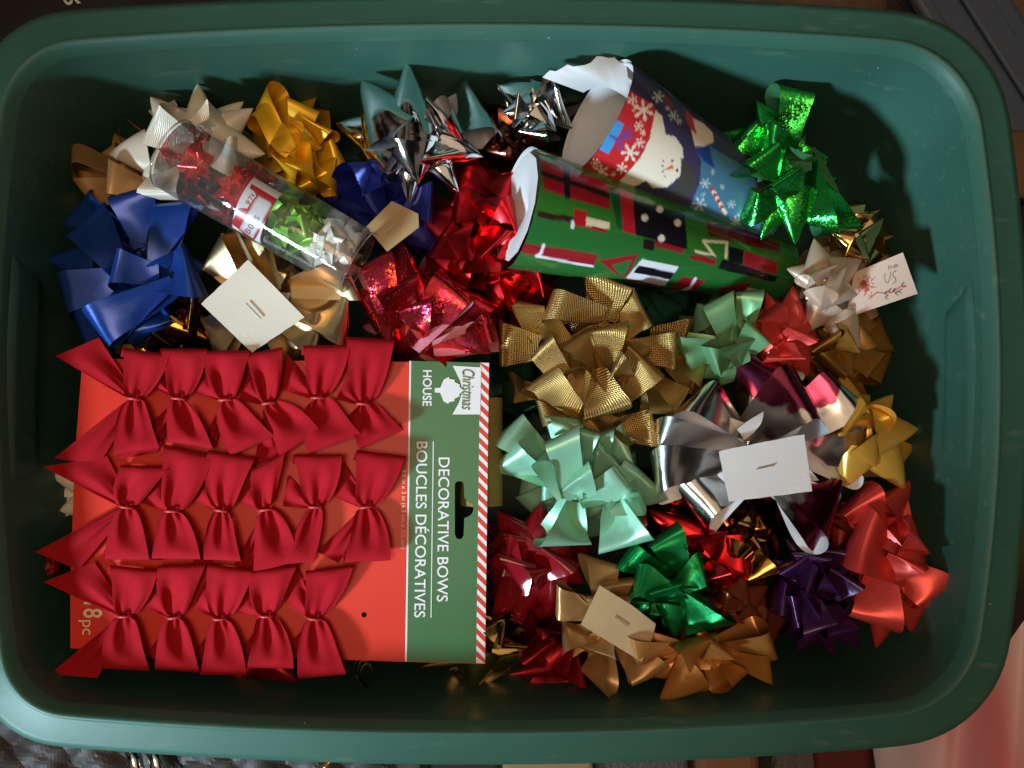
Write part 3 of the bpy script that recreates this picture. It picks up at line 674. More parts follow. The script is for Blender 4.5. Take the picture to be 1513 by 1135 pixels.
# ---- right
bow('foil_bow', "green hologram star bow standing against the right back corner", M_greenholo, (1165, 255), -0.056,
    [('C',1130,280,1084,292,56),('C',1140,195,1117,148,44),('C',1130,215,1066,196,58),('L',1190,225,1240,345,54,D(h=18,sk=-0.2)),('L',1165,225,1162,135,46,D(h=30,roll=12)),('C',1150,300,1124,355,50),
     ('L',1160,225,1093,196,44,D(h=32,roll=-42)),('L',1135,255,1067,268,34,D(h=26,roll=-40)),('C',1170,280,1175,362,66),('L',1190,230,1205,335,56,D(h=26,roll=22)),('L',1165,280,1104,306,40,D(h=34,roll=-40)),('L',1175,225,1130,215,48,D(h=24)),('L',1200,240,1138,238,40,D(h=36,roll=58)),('L',1165,265,1115,230,46,D(h=24)),('L',1175,290,1150,265,50,D(h=22))], R=60, fw=46, dome=0.03)
bow('foil_bow', "gold foil bow tips below the green hologram bow", M_goldfoil, (1258, 352), -0.068,
    [('C',1262,375,1306,322,46),('C',1250,355,1251,310,28),('C',1265,350,1246,388,34),('C',1255,355,1225,340,36),('C',1255,360,1285,385,40)], R=35, fw=36)
r = bow('satin_bow', "pearl white star bow with a gift tag tucked behind", M_pearl, (1222, 425), -0.056,
    [('C',1235,460,1240,508,54),('C',1240,460,1270,515,46),('C',1215,450,1190,492,52),('C',1218,450,1205,480,52),('C',1215,415,1162,397,54),('C',1220,410,1274,384,62),('C',1212,415,1203,352,54),('C',1215,425,1190,442,58),('C',1215,425,1218,462,62),('C',1210,425,1268,436,66),('L',1222,425,1205,400,46,D(h=24)),('L',1215,410,1235,425,46,D(h=26))], R=50)
bow('satin_bow', "coral red star bow between sage bow and pearl white bow", M_coral, (1160, 495), -0.060,
    [('C',1150,500,1132,432,52),('C',1165,490,1172,422,56),('C',1170,495,1204,458,50),('C',1165,505,1194,556,62),('C',1145,520,1124,545,60),('C',1150,520,1160,560,60),('L',1148,525,1132,462,46,D(h=28,roll=30)),('L',1160,510,1175,490,46,D(h=26)),('L',1160,505,1150,535,50,D(h=24))], R=50)
bow('satin_bow', "sage green satin bow left of the coral star bow", M_sage, (1070, 500), -0.058,
    [('C',1050,480,1030,448,56),('C',1075,530,1035,558,60),('C',1090,530,1062,570,60),('C',1095,520,1118,540,60),('L',1098,500,1105,430,36,D(h=22,sk=0.2)),('L',1085,515,1004,520,50,D(h=26,roll=-20)),('L',1085,530,1062,440,42,D(h=32,roll=-25,sk=0.2)),('L',1090,530,1118,490,46,D(h=26)),('L',1080,530,1048,535,46,D(h=24)),('L',1095,540,1080,510,52,D(h=24))], R=55)
bow('satin_bow', "yellow gold star bow at right, behind the silver bow with white card", M_yellowgold, (1280, 640), -0.054,
    [('C',1262,640,1242,548,72),('C',1275,630,1320,583,58),('C',1250,640,1215,600,60),('C',1285,650,1337,724,76),('C',1265,660,1248,720,72),('C',1280,640,1357,634,76),('L',1285,665,1302,612,36,D(h=36,roll=58)),('L',1275,650,1250,615,56,D(h=22)),('C',1270,650,1295,690,60)], R=55)
bow('mesh_bow', "large gold mesh ribbon bow in the middle of the bin", M_goldmesh, (885, 540), -0.052,
    [('L',795,580,755,570,34,D(h=26,roll=30)),('L',960,495,1012,500,50,D(h=26)),('L',985,530,1037,558,44,D(h=20)),('L',805,515,737,510,58,D(h=20,sk=0.1)),('L',795,505,778,447,44,D(h=20)),('L',890,475,896,410,66,D(h=18)),('L',960,560,1008,600,52,D(h=20)),
     ('L',850,600,795,605,48,D(h=22)),('L',905,635,968,628,52,D(h=22)),('L',860,610,930,658,46,D(h=30,roll=28)),('L',895,465,808,453,42,D(h=22)),('L',900,510,948,452,48,D(h=22)),('L',925,515,1000,520,50,D(h=18,sk=0)),('L',885,480,948,535,36,D(h=20)),('L',850,520,800,490,38,D(h=34,roll=40)),
     ('L',860,600,800,508,42,D(h=22,sk=0.3)),('L',860,612,792,560,48,D(h=26,roll=12)),('L',955,560,972,612,34,D(h=26)),('L',895,560,897,482,52,D(h=20,sk=0.3)),('L',890,550,845,500,42,D(h=22)),('L',905,600,953,530,62,D(h=20,sk=-0.1)),('L',900,595,852,545,42,D(h=36,roll=45)),('L',880,545,892,615,66,D(h=24,sk=0.1)),('L',930,560,905,540,40,D(h=28))], R=95, fw=46, dome=0.032)
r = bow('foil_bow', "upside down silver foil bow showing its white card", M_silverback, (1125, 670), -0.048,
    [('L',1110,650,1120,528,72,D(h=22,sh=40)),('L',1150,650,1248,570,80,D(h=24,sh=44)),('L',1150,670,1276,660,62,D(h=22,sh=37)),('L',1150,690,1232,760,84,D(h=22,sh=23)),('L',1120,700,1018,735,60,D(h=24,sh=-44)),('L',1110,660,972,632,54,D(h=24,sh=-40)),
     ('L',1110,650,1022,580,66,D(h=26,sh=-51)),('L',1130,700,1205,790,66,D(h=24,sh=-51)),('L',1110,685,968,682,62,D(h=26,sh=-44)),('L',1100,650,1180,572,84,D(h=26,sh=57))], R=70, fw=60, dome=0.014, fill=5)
sticker(r, [(1061.6,666.6),(1188,641.6),(1200,726),(1077,741.5)], None, M_paperwhite, ((1118,693),(1145,687)), -0.028)
bow('satin_bow', "large coral satin bow in the right front corner", M_coral, (1305, 830), -0.056,
    [('C',1300,790,1243,742,80),('C',1340,880,1346,934,56),('C',1305,885,1294,958,60),('C',1335,850,1402,908,66),('C',1320,820,1372,845,90),('L',1290,790,1262,735,60,D(h=24)),('L',1330,835,1318,724,62,D(h=26,roll=22,sk=0.3)),('C',1320,820,1345,760,80),
     ('L',1300,820,1288,922,66,D(h=22,sk=-0.2)),('L',1310,830,1380,880,62,D(h=24)),('L',1340,850,1262,790,84,D(h=26,sk=0.25)),('L',1320,830,1350,790,56,D(h=26)),('L',1310,850,1335,825,50,D(h=26))], R=75, fw=60, dome=0.03)
bow('satin_bow', "dark purple star bow left of the large coral bow", M_purple, (1208, 880), -0.062,
    [('C',1200,920,1177,962,46),('C',1215,920,1231,970,44),('C',1235,920,1272,957,46),('C',1190,900,1140,905,46),('C',1195,865,1142,826,48),('C',1205,850,1160,795,50),('C',1225,850,1250,800,56),('C',1240,880,1280,860,56),('C',1235,900,1277,922,54),
     ('L',1180,880,1145,878,44,D(h=24)),('L',1190,850,1162,830,44,D(h=22)),('L',1200,850,1195,815,48,D(h=22)),('L',1225,850,1237,808,50,D(h=22)),('L',1200,890,1165,905,44,D(h=24)),('L',1225,895,1240,935,48,D(h=22)),('L',1210,880,1185,855,46,D(h=22)),('L',1225,880,1248,848,50,D(h=22)),('L',1200,885,1200,930,46,D(h=26)),('L',1212,880,1225,860,48,D(h=24)),('L',1205,885,1190,895,42,D(h=28))], R=55, fw=42, dome=0.032)
bow('satin_bow', "mint green satin bow right of the gold glitter roll", M_mint, (855, 710), -0.046,
    [('L',810,680,748,632,56,D(h=20,sk=-0.2)),('L',825,715,744,672,52,D(h=20,sk=-0.3)),('L',880,690,930,660,60,D(h=20)),('C',900,710,988,738,86),('L',840,690,830,615,50,D(h=22)),('L',890,690,880,640,56,D(h=22)),('L',845,740,832,806,74,D(h=20,sk=0.2)),('L',905,740,925,808,76,D(h=20,sk=0)),
     ('L',850,690,850,628,66,D(h=20)),('L',880,720,905,675,54,D(h=24)),('L',855,740,925,708,52,D(h=24,sk=0.2)),('L',835,735,812,665,44,D(h=42,roll=34)),('L',900,755,948,728,34,D(h=42,roll=-52)),('L',850,738,834,638,48,D(h=30,roll=-15,sk=0.3)),('L',870,735,850,700,50,D(h=26))], R=80, fw=56, dome=0.03)
bow('foil_bow', "bright red foil bow between mint bow and copper foil bow", M_redfoil, (1040, 815), -0.060,
    [('C',1025,795,957,752,60),('C',1035,800,1012,765,56),('C',1060,840,1102,888,46),('C',1040,830,1025,870,50),('L',1045,805,1097,826,50,D(h=34,roll=-30)),('C',1040,815,1075,785,50),('L',1024,835,1020,796,28,D(h=24,roll=65)),('L',1045,830,1060,850,44,D(h=24))], R=55)
bow('foil_bow', "emerald green metallic bow in front of the mint bow", M_greenbrush, (985, 868), -0.054,
    [('C',955,880,909,884,54),('C',1005,880,1046,895,50),('L',990,850,923,820,42,D(h=20,sk=-0.2)),('L',1010,855,978,788,50,D(h=20,sk=0.2)),('C',990,880,998,943,54),('L',1000,880,1050,928,60,D(h=18)),('L',1000,870,1043,845,46,D(h=34,roll=-38)),('L',1005,890,938,860,46,D(h=36,roll=32)),('L',985,885,975,865,46,D(h=24))], R=50, dome=0.026)
r = bow('satin_bow', "upside down tan gold bow with a stained cream sticker", M_tan, (895, 925), -0.058,
    [('L',895,905,880,824,46,D(h=28,roll=30)),('L',905,905,915,855,40,D(h=24)),('L',885,905,822,880,46,D(h=30,roll=-34)),('L',880,935,830,946,46,D(h=34,roll=32)),('L',890,945,882,1010,48,D(h=32,roll=34)),('L',915,945,962,1000,56,D(h=22)),('L',900,930,880,965,60,D(h=12)),('L',905,925,895,880,60,D(h=12))], R=55, dome=0.012, fill=3)
sticker(r, [(886,865),(933,894),(969,922),(964,942),(948,978),(858,923)], None, M_kraft if False else plain('stained_cream_paper', (0.48, 0.34, 0.18), 0.5, 0, 45, 0.2, 0.18), ((908,911),(928,925)), -0.036)
bow('satin_bow', "bronze satin bow at the front wall", M_bronze, (1030, 970), -0.046,
    [('C',1040,985,1037,1031,50),('L',1060,965,1138,985,40,D(h=20)),('C',1010,980,948,996,46),('L',1055,955,1140,945,50,D(h=24,roll=10)),('L',1010,960,928,955,40,D(h=24,roll=-8)),('C',1030,985,973,1037,66),('L',1050,970,1085,1010,50,D(h=34,roll=-34)),('L',1030,990,1024,945,66,D(h=22,sk=0.1)),('L',1045,980,1062,950,48,D(h=24))], R=50, dome=0.022)
# ------------------------------------------------------------------ card of velvet bows
ZCARD = -0.043
card = thing('bow_card', P(420, 760, ZCARD), "red and green retail card carrying rows of red velvet bows", "display card")
M_cardred = plain('red_print', (0.70, 0.032, 0.018), 0.38, 0, 40, 0.06, 0.05, 0.3)
M_cardgreen = plain('green_print', (0.023, 0.142, 0.050), 0.40, 0, 40, 0.06, 0.05)
M_cardwhite = plain('white_print', (0.80, 0.79, 0.80), 0.45, 0, 40, 0.0, 0.02)
M_stripe = plain('stripe_red_print', (0.66, 0.025, 0.02), 0.42, 0, 40, 0.0, 0.03)
M_cream = plain('cream_print', (0.80, 0.66, 0.46), 0.45, 0, 40, 0.0, 0.02)
def sx(x, y): return x - 0.0135 * (y - 536)
outer = [(122, 530), (723, 536), (717, 981), (600, 978), (300, 968), (104, 958), (104, 870), (110, 680)]
def hang():
    pts = [(672, 716), (674, 712), (681, 711), (685, 714), (686, 735), (690, 740)]
    pts += [(688 + 11.5 * math.cos(a), 752 + 12 * math.sin(a)) for a in np.linspace(-1.2, 1.2, 9)]
    pts += [(686, 766), (685, 792), (681, 797), (675, 796), (672, 790)]
    return pts
hole = hang()
dot = [(538 + 4 * math.cos(2 * PI * k / 14), 908.5 + 4 * math.sin(2 * PI * k / 14)) for k in range(14)]
def layer(name, out, holes, z, mat, parent, thick=0):
    V, F = flat_poly([P(x, y, z) for x, y in out], [[P(x, y, z) for x, y in h] for h in holes])
    if thick:
        n0 = len(V); V = V + [v - Vector((0, 0, thick)) for v in V]
        F = F + [tuple(n0 + i for i in f[::-1]) for f in F]
        o = 0
        for ln in [len(out)] + [len(h) for h in holes]:
            for i in range(ln):
                a, b = o + i, o + (i + 1) % ln; F.append((a, b, n0 + b, n0 + a))
            o += ln
    return mesh_obj(name, V, F, mat, parent, False)
layer('backing', outer, [hole, dot], ZCARD, M_cardred, card, 0.0007)
layer('header_print', [(607.5, 533.5), (722.5, 536.3), (716.5, 980.5), (601, 977.6)], [hole], ZCARD + 0.0002, M_cardgreen, card)
layer('rule_print', [(605, 533.5), (607.5, 533.5), (601, 977.6), (598.5, 977.5)], [], ZCARD + 0.00025, M_cardwhite, card)
layer('edge_print', [(709.5, 536), (722.6, 536.4), (716.6, 980.4), (703.5, 980)], [], ZCARD + 0.0004, M_cardwhite, card)
V, F = [], []
y = 530.0
while y < 985:
    q = [(709.5, y), (722.6, y + 13), (722.6, y + 21.5), (709.5, y + 8.5)]
    q = [(x - 0.0135 * (min(981, max(536.2, yy)) - 536), min(980.2, max(536.4, yy))) for x, yy in q]
    if abs(q[0][1] - q[2][1]) > 2:
        b = len(V); V += [P(x, yy, ZCARD + 0.0006) for x, yy in q]; F.append((b + 3, b + 2, b + 1, b))
    y += 16.6
mesh_obj('candy_stripes', V, F, M_stripe, card, False)
def pxpoly(name, pts, z, mat, parent):
    V, F = flat_poly([P(sx(x, y), y, z) for x, y in pts]); return mesh_obj(name, V, F, mat, parent, False)
pxpoly('logo_banner', [(669, 540.5), (711, 543), (710.5, 612.5), (669.5, 612.5), (678.5, 596), (680, 592), (684, 577), (680, 562)], ZCARD + 0.0007, M_cardwhite, card)
tree_pts = [(685, 577), (679, 571), (680, 568.5), (672, 564.5), (672.5, 561.5), (664, 559.5), (663.5, 557), (656, 561), (651, 573), (643, 573.5), (643, 580), (651, 580.5), (656, 593), (663.5, 597), (664, 594.5), (672.5, 592.5), (672, 589.5), (680, 585.5), (679, 583)]
pxpoly('tree_logo', tree_pts, ZCARD + 0.0008, M_cardwhite, card)
def text_mesh(name, body, y0, y1, xl, xr, z, mat, parent, shear=0.0, bold=0.0):
    """text reading down the card: along +y px, letter tops towards +x px"""
    cu = bpy.data.curves.new('txt', 'FONT'); cu.body = body; cu.size = 1; cu.shear = shear; cu.offset = bold; cu.resolution_u = 4
    o = bpy.data.objects.new('txt', cu); COL.objects.link(o)
    dg = bpy.context.evaluated_depsgraph_get()
    me = bpy.data.meshes.new_from_object(o.evaluated_get(dg))
    bpy.data.objects.remove(o); bpy.data.curves.remove(cu)
    co = np.zeros(len(me.vertices) * 3); me.vertices.foreach_get('co', co); co = co.reshape(-1, 3)
    mn, mx_ = co.min(0), co.max(0)
    F = [tuple(p.vertices) for p in me.polygons]
    V = []
    for c in co:
        u = (c[0] - mn[0]) / (mx_[0] - mn[0]); v = (c[1] - mn[1]) / (mx_[1] - mn[1])
        yy = y0 + u * (y1 - y0); V.append(P(sx(xl + v * (xr - xl), yy), yy, z))
    bpy.data.meshes.remove(me)
    return mesh_obj(name, V, F, mat, parent, False)
text_mesh('lettering', "HOUSE", 547, 600, 625, 638.5, ZCARD + 0.0006, M_cardwhite, card, 0, 0.02)
text_mesh('lettering', "Christmas", 546, 606, 683, 701, ZCARD + 0.0012, plain('logo_green', (0.02, 0.14, 0.05), 0.45, 0, 40, 0), card, 0.35)
text_mesh('lettering', "DECORATIVE BOWS", 676, 889, 650, 666.5, ZCARD + 0.0006, M_cardwhite, card, 0, 0.008)
text_mesh('lettering', "BOUCLES DÉCORATIVES", 652.5, 912.5, 617, 637.5, ZCARD + 0.0006, M_cardwhite, card, 0, 0.008)
text_mesh('lettering', "2.5 in x 3 in (6.3 cm x 7.5 cm)", 694, 811, 594.5, 602.5, ZCARD + 0.0006, M_cream, card)
pxpoly('lettering_rule', [(641.2, 652), (642.6, 652), (642.6, 913), (641.2, 913)], ZCARD + 0.0006, M_cardwhite, card)
text_mesh('lettering', "18", 889.5, 913, 128, 156, ZCARD + 0.0006, M_cream, card, 0, 0.01)
text_mesh('lettering', "pc", 916.5, 938, 121, 139, ZCARD + 0.0006, M_cream, card)
# velvet
def velvet_mat():
    m, nt, b = base_mat('red_velvet')
    nz = noise(nt, 70, 4); n2 = noise(nt, 1500, 2)
    rp = N(nt, 'ShaderNodeMapRange'); rp.inputs[3].default_value = 0.8; rp.inputs[4].default_value = 1.15
    nt.links.new(nz.outputs[0], rp.inputs[0])
    hv = N(nt, 'ShaderNodeHueSaturation'); hv.inputs['Color'].default_value = (0.36, 0.007, 0.014, 1); nt.links.new(rp.outputs[0], hv.inputs['Value'])
    nt.links.new(hv.outputs[0], b.inputs['Base Color'])
    b.inputs['Roughness'].default_value = 0.9; b.inputs['Specular IOR Level'].default_value = 0.1
    b.inputs['Sheen Weight'].default_value = 0.06; b.inputs['Sheen Roughness'].default_value = 0.4; b.inputs['Sheen Tint'].default_value = (1.0, 0.18, 0.22, 1)
    bump(nt, b, n2.outputs[0], 0.25, 0.0006)
    return m
M_velvet = velvet_mat()
M_tie = plain('red_tie', (0.50, 0.03, 0.04), 0.45, 0, 200, 0.05)
def fan(name, parent, k, A, B, z0, zt, hgt, amp, fold=False, ph=0.0, belly=0.0):
    """gathered velvet piece from knot k out to the far edge A-B"""
    nu, nv = (20 if fold else 15), 19
    V = []
    K0 = Vector((*k, 0)); a = Vector((*A, 0)); b = Vector((*B, 0)); e = (b - a)
    a, b = (a - e * 0.07, b + e * 0.07) if fold else (a, b); e = b - a; mid = (a + b) / 2 - K0
    el = e.length; en = e.normalized()
    for i in range(nu):
        u = i / (nu - 1) * (1.22 if fold else 1.0)
        uu = min(u, 1.0)
        for j in range(nv):
            v = j / (nv - 1)
            q = a + e * v - K0
            # quick widening near the knot: pinch, then cloth width
            wf = 0.13 + 0.87 * (uu ** 0.38 if fold else uu ** 0.92)
            cen = mid * uu
            p = K0 + cen + en * ((v - 0.5) * el * wf) + (q - mid - en * ((v - 0.5) * el)) * uu
            p += en * belly * math.sin(PI * uu) * el
            hol = -2.0 * amp * math.exp(-((v - 0.46 - 0.06 * math.sin(ph)) / 0.21) ** 2) * max(0, math.sin(PI * min(1, max(0, (uu - 0.02) / 0.80)))) if fold else 0
            r = hol + (0.45 if fold else 1) * amp * (math.sin(PI * min(1, uu * 1.02)) ** 0.8) * math.cos(2 * PI * 1.15 * (v - 0.5) + ph) \
                + 0.45 * amp * (1 - uu) ** 1.4 * math.cos(2 * PI * 2.6 * v + ph * 2)
            z = z0 + (zt - z0) * uu + hgt * math.sin(PI * min(1, uu * 0.92) ) + r * (1 - 0.6 * uu ** 4)
            if fold and u > 0.94:
                t = (u - 0.94) / 0.28          # ribbon turns over its far edge and runs back beneath
                back = -0.20 * t * t if t > 0.3 else 0
                p = p + mid * back
                z -= 0.0085 * math.sin(min(1, t) * PI / 2)
            V.append(P(p.x, p.y, z))
    U = [(i / (nu - 1), j / (nv - 1)) for i in range(nu) for j in range(nv)]
    fcs = grid_faces(nu, nv)
    return mesh_obj(name, V, fcs, M_velvet, parent, True, U)
def torus(name, c, rx, ry, rz, mat, parent, ang=0, n=16, m=8):
    V = []
    for i in range(n):
        a = 2 * PI * i / n
        for j in range(m):
            b = 2 * PI * j / m
            x = (rx + ry * math.cos(b)) * math.cos(a); z = (rz + ry * math.cos(b)) * math.sin(a); y = ry * math.sin(b)
            V.append(c + Vector((x * math.cos(ang) - y * math.sin(ang), x * math.sin(ang) + y * math.cos(ang), z)))
    F = [(i * m + j, ((i + 1) % n) * m + j, ((i + 1) % n) * m + (j + 1) % m, i * m + (j + 1) % m) for i in range(n) for j in range(m)]
    return mesh_obj(name, V, F, mat, parent)
ROWS = [
 # knot, upper loop edge, lower loop edge, upper left tail edge, lower left tail edge
 [((197,589),((186,513),(247,521)),((173,674),(232,664)),((82,526),(146,499)),((80,677),(146,688))),
  ((264,589),((241,513),(302,514)),((252,655),(311,664)),((204,560),(226,538)),((172,680),(232,668))),
  ((333,591),((305,517),(366,516)),((346,674),(403,648)),((280,578),(300,538)),((296,655),(318,662))),
  ((397,596),((366,521),(414,512)),((418,675),(470,640)),((353,592),(364,550)),((374,690),(418,672))),
  ((470,588),((452,509),(514,508)),((461,671),(530,645)),((414,575),(424,522)),((436,640),(455,655))),
  ((537,597),((516,496),(579,500)),((536,663),(593,638)),((496,590),(515,552)),((500,628),(530,650)))],
 [((187,749),((184,686),(249,688)),((158,828),(217,829)),((64,690),(158,674)),((52,816),(116,842))),
  ((254,755),((246,656),(311,670)),((228,827),(292,828)),((207,742),(235,690)),((212,826),(240,828))),
  ((327,754),((312,664),(374,674)),((304,829),(353,831)),((280,738),(304,690)),((284,832),(312,830))),
  ((393,753),((374,692),(419,668)),((378,850),(438,832)),((352,742),(372,704)),((345,835),(372,838))),
  ((466,749),((437,670),(501,670)),((412,837),(460,833)),((418,748),(425,702)),((425,800),(440,830))),
  ((541,749),((531,664),(595,672)),((512,834),(573,830)),((494,735),(508,682)),((468,815),(500,832)))],
 [((184,910),((166,834),(229,840)),((154,990),(217,993)),((65,860),(139,830)),((74,996),(144,1002))),
  ((258,912),((238,834),(301,832)),((233,991),(291,995)),((208,895),(230,850)),((214,970),(234,975))),
  ((325,914),((310,832),(372,840)),((300,999),(360,999)),((284,898),(303,858)),((284,970),(302,980))),
  ((394,910),((375,842),(436,834)),((368,989),(430,990)),((352,905),(366,870)),((350,970),(370,980))),
  ((465,914),((456,842),(519,834)),((445,1005),(508,999)),((420,890),(440,838)),((424,955),(440,968)))]]
ORD = ['first', 'second', 'third', 'fourth', 'fifth', 'sixth']
RN = ['top row', 'middle row', 'bottom row']
rv = random.Random(5)
for ri, row in enumerate(ROWS):
    for ci, (k, up, lo, ul, ll) in enumerate(row):
        lb = "red velvet bow, %s from the left in the %s of the card" % (ORD[ci], RN[ri])
        t = thing('velvet_bow', P(k[0], k[1], ZCARD + 0.001), lb, "velvet bow", "red velvet bows tied to the card")
        zk = ZCARD + 0.0085
        dz = 0.0012 * (ri == 1) - ci * 0.0006
        big = ci == 0
        fan('ribbon_tail', t, k, ul[0], ul[1], zk - 0.002 + dz, ZCARD + (0.006 if big else 0.0028), 0.002, 0.0022, False, rv.uniform(-1, 1))
        fan('ribbon_tail', t, k, ll[1], ll[0], zk - 0.002 + dz, ZCARD + (0.006 if big else 0.0028), 0.002, 0.0022, False, rv.uniform(-1, 1))
        fan('ribbon_loop', t, k, up[0], up[1], zk + dz, ZCARD + 0.013, 0.0038, 0.0034, True, rv.uniform(-1.2, 0.4), rv.uniform(-.06, .06))
        fan('ribbon_loop', t, k, lo[1], lo[0], zk + dz, ZCARD + 0.012, 0.0038, 0.0034, True, rv.uniform(-0.8, 0.8), rv.uniform(-.06, .06))
        kk = P(k[0], k[1], zk + dz + 0.0005)
        torus('tie', kk, mpx(9, zk), 0.0012, 0.0034, M_tie, t, rv.uniform(-.15, .15))
# lint crumb beside the punched hole
# ------------------------------------------------------------------ rolls of wrapping paper
def roll_geo(M0, E0, r0, r1, nl, na, a0=0.0, a1=2 * PI, wob=0.0, slant=None):
    d = (E0 - M0); L = d.length; d.normalize()
    s = d.cross(Vector((0, 0, 1))).normalized(); n = s.cross(d)
    V = []
    for i in range(nl):
        u = i / (nl - 1)
        r = r0 + (r1 - r0) * u
        for j in range(na):
            a = a0 + (a1 - a0) * j / (na - 1)
            rr = r * (1 + wob * math.cos(2 * a + 0.6) * (1 - u)) * (1 + 0.012 * math.cos(3 * a + 4 * u))
            l = L * u + (slant(a) * (1 - u) if slant else 0)
            V.append(M0 + d * l + s * (rr * math.cos(a)) + n * (rr * math.sin(a)))
    return V, d, s, n
def Z3(pts): return [(720 + x / 3.602, 60 + y / 3.602) for x, y in pts]
def Z7(pts): return [(720 + x / 3.602, 350 + y / 3.602) for x, y in pts]
def Z8(pts): return [(1040 + x / 3.602, 340 + y / 3.602) for x, y in pts]
M_inner = plain('white_paper_inside', (0.66, 0.65, 0.66), 0.6, 0, 60, 0.15, 0.03)
# winter roll
cr_ = (232, 218, 200); pu = (64, 55, 92); rd = (196, 40, 44); bl_ = (72, 122, 152)
pa = Paint(pu)
pa.poly(Z3([(870,215),(960,260),(1060,380),(1110,580),(1140,640),(1130,760),(1080,880),(1040,930),(1280,1000),(1420,1040),(1420,900),(1290,700),(1200,560),(1060,370),(930,250)]), bl_)
pa.poly(Z3([(1105,575),(1200,545),(1300,640),(1310,720),(1240,700),(1150,640)]), (36, 66, 140))
pa.poly(Z3([(750,262),(890,345),(886,430),(860,530),(810,625),(740,725),(690,770),(490,690),(590,590),(680,440),(735,330)]), rd)
pa.poly(Z3([(1180,560),(1420,700),(1500,1080),(1300,1040)]), bl_)
pa.poly(Z3([(895,370),(930,400),(950,500),(1000,510),(1040,570),(1045,650),(1025,720),(960,780),(880,785),(845,745),(800,770),(740,785),(690,765),(815,625),(865,520)]), cr_)
pa.poly(Z3([(1080,405),(1150,440),(1200,490),(1205,540),(1150,565),(1105,560),(1085,480)]), cr_)
pa.poly(Z3([(925,262),(965,300),(1000,372),(970,360),(935,310)]), (120, 26, 40))
pa.poly(Z3([(1055,365),(1090,400),(1115,500),(1080,470),(1060,420)]), (190, 40, 40))
pa.poly(Z3([(1030,620),(1080,660),(1112,720),(1104,790),(1060,845),(1005,850),(950,800),(1000,780),(1030,720)]), (66, 64, 62))
for x, y, r_, c_ in ((985,640,8,(40,36,36)), (1010,690,8,(40,36,36)), (940,640,5,(60,50,50)), (932,668,5,(60,50,50)), (934,696,5,(60,50,50)), (945,722,5,(60,50,50))):
    q = Z3([(x, y)])[0]; pa.dot(q[0], q[1], r_ / 3.602, c_)
pa.poly(Z3([(985,660),(992,684),(935,690)]), (214, 110, 50))
for i in range(4):
    x = 1195 + i * 18; y = 790 + i * 32
    pa.line(Z3([(x, y), (x + 9, y + 16)]), 6, (196, 44, 44)); pa.line(Z3([(x + 9, y + 16), (x + 18, y + 32)]), 6, (226, 214, 200))
for x, y, r_ in ((773,315,28),(833,370,52),(805,455,26),(830,490,16),(812,545,26),(760,598,46),(717,680,28),(607,697,38),(575,652,24),(672,712,14),(780,372,9),(728,300,14)):
    q = Z3([(x, y)])[0]; pa.flake(q[0], q[1], r_ / 3.602, (232, 216, 200))
for x, y, r_ in ((1160,760,26),(1130,870,36),(910,300,32),(990,400,26),(1320,965,30),(1300,870,22),(1150,820,12),(1020,430,16),(960,360,14),(1200,700,14),(1250,780,14),(1340,930,12)):
    q = Z3([(x, y)])[0]; pa.flake(q[0], q[1], r_ / 3.602, (186, 200, 200))
pa.poly(Z3([(680,422),(728,447),(645,605),(596,578)]), (70, 150, 214))
pa.poly(Z3([(655,495),(700,520),(692,535),(648,510)]), (92, 72, 160))
for x, y, a_ in ((740, 500, -25), (705, 555, 80)):
    q = Z3([(x, y)])[0]; pa.dot(q[0], q[1], 9, (92, 72, 160), 4.5, a_); pa.dot(q[0], q[1], 5.5, rd, 2.2, a_)
pa.line(Z3([(715,520),(762,455)]), 2.4, (92, 72, 160)); pa.line(Z3([(715,520),(770,520)]), 2.4, (92, 72, 160))
roll1 = thing('wrapping_paper_roll', P(960, 220, -0.07), "roll of winter snowflake wrapping paper with torn white flap", "wrapping paper")
M0 = P(880, 172, -0.034); E0 = P(1120, 318, -0.105)
r0, r1 = mpx(84, -0.034), mpx(60, -0.105)
nl, na = 150, 220
V, d1, s1, n1 = roll_geo(M0, E0, r0, r1, nl, na, wob=0.05)
X, Y = to_px(V)
mesh_obj('printed_sheet', V, [f[::-1] for f in grid_faces(nl, na)], print_mat('winter_print', 0.36, (0.66, 0.65, 0.66), 0.15), roll1, True, None, pa.eval(X, Y))
# inner wound layer, plain white
V, *_ = roll_geo(M0 + d1 * 0.003, E0, r0 * 0.95, r1 * 0.9, 24, 64, wob=0.07)
mesh_obj('inner_layer', V, [f for f in grid_faces(24, 64)], M_inner, roll1)
def ribbon_patch(name, rows, mat, parent, flip=False):
    """surface through rows of 3d points"""
    nu = len(rows); nv = len(rows[0]); V = [p for r in rows for p in r]
    return mesh_obj(name, V, [f[::-1] for f in grid_faces(nu, nv)] if flip else grid_faces(nu, nv), mat, parent)
# torn flap at the mouth
rows = []
for i in range(16):
    u = i / 15
    ax = 930 - 128 * u; ay = 122 - 42 * math.sin(PI * min(1, (1 - u) * 0.75 + 0.0)) - 4 * u
    jag = 3 * math.sin(i * 2.3) + (5 if i in (7, 8) else 0)
    top = (925 - 130 * u + (6 if i == 15 else 0), 92 + 26 * u - 12 * math.sin(PI * u * 0.9) - (8 * math.exp(-((u - .25) / .12) ** 2)) + jag)
    bot = (932 - 70 * u, 150 - 22 * math.sin(PI * u * .8) )
    rows.append([P(top[0] + (bot[0] - top[0]) * v, top[1] + (bot[1] - top[1]) * v, -0.030 + 0.010 * math.sin(PI * u) - 0.016 * v * v) for v in np.linspace(0, 1, 7)])
ribbon_patch('torn_flap', rows, M_inner, roll1)
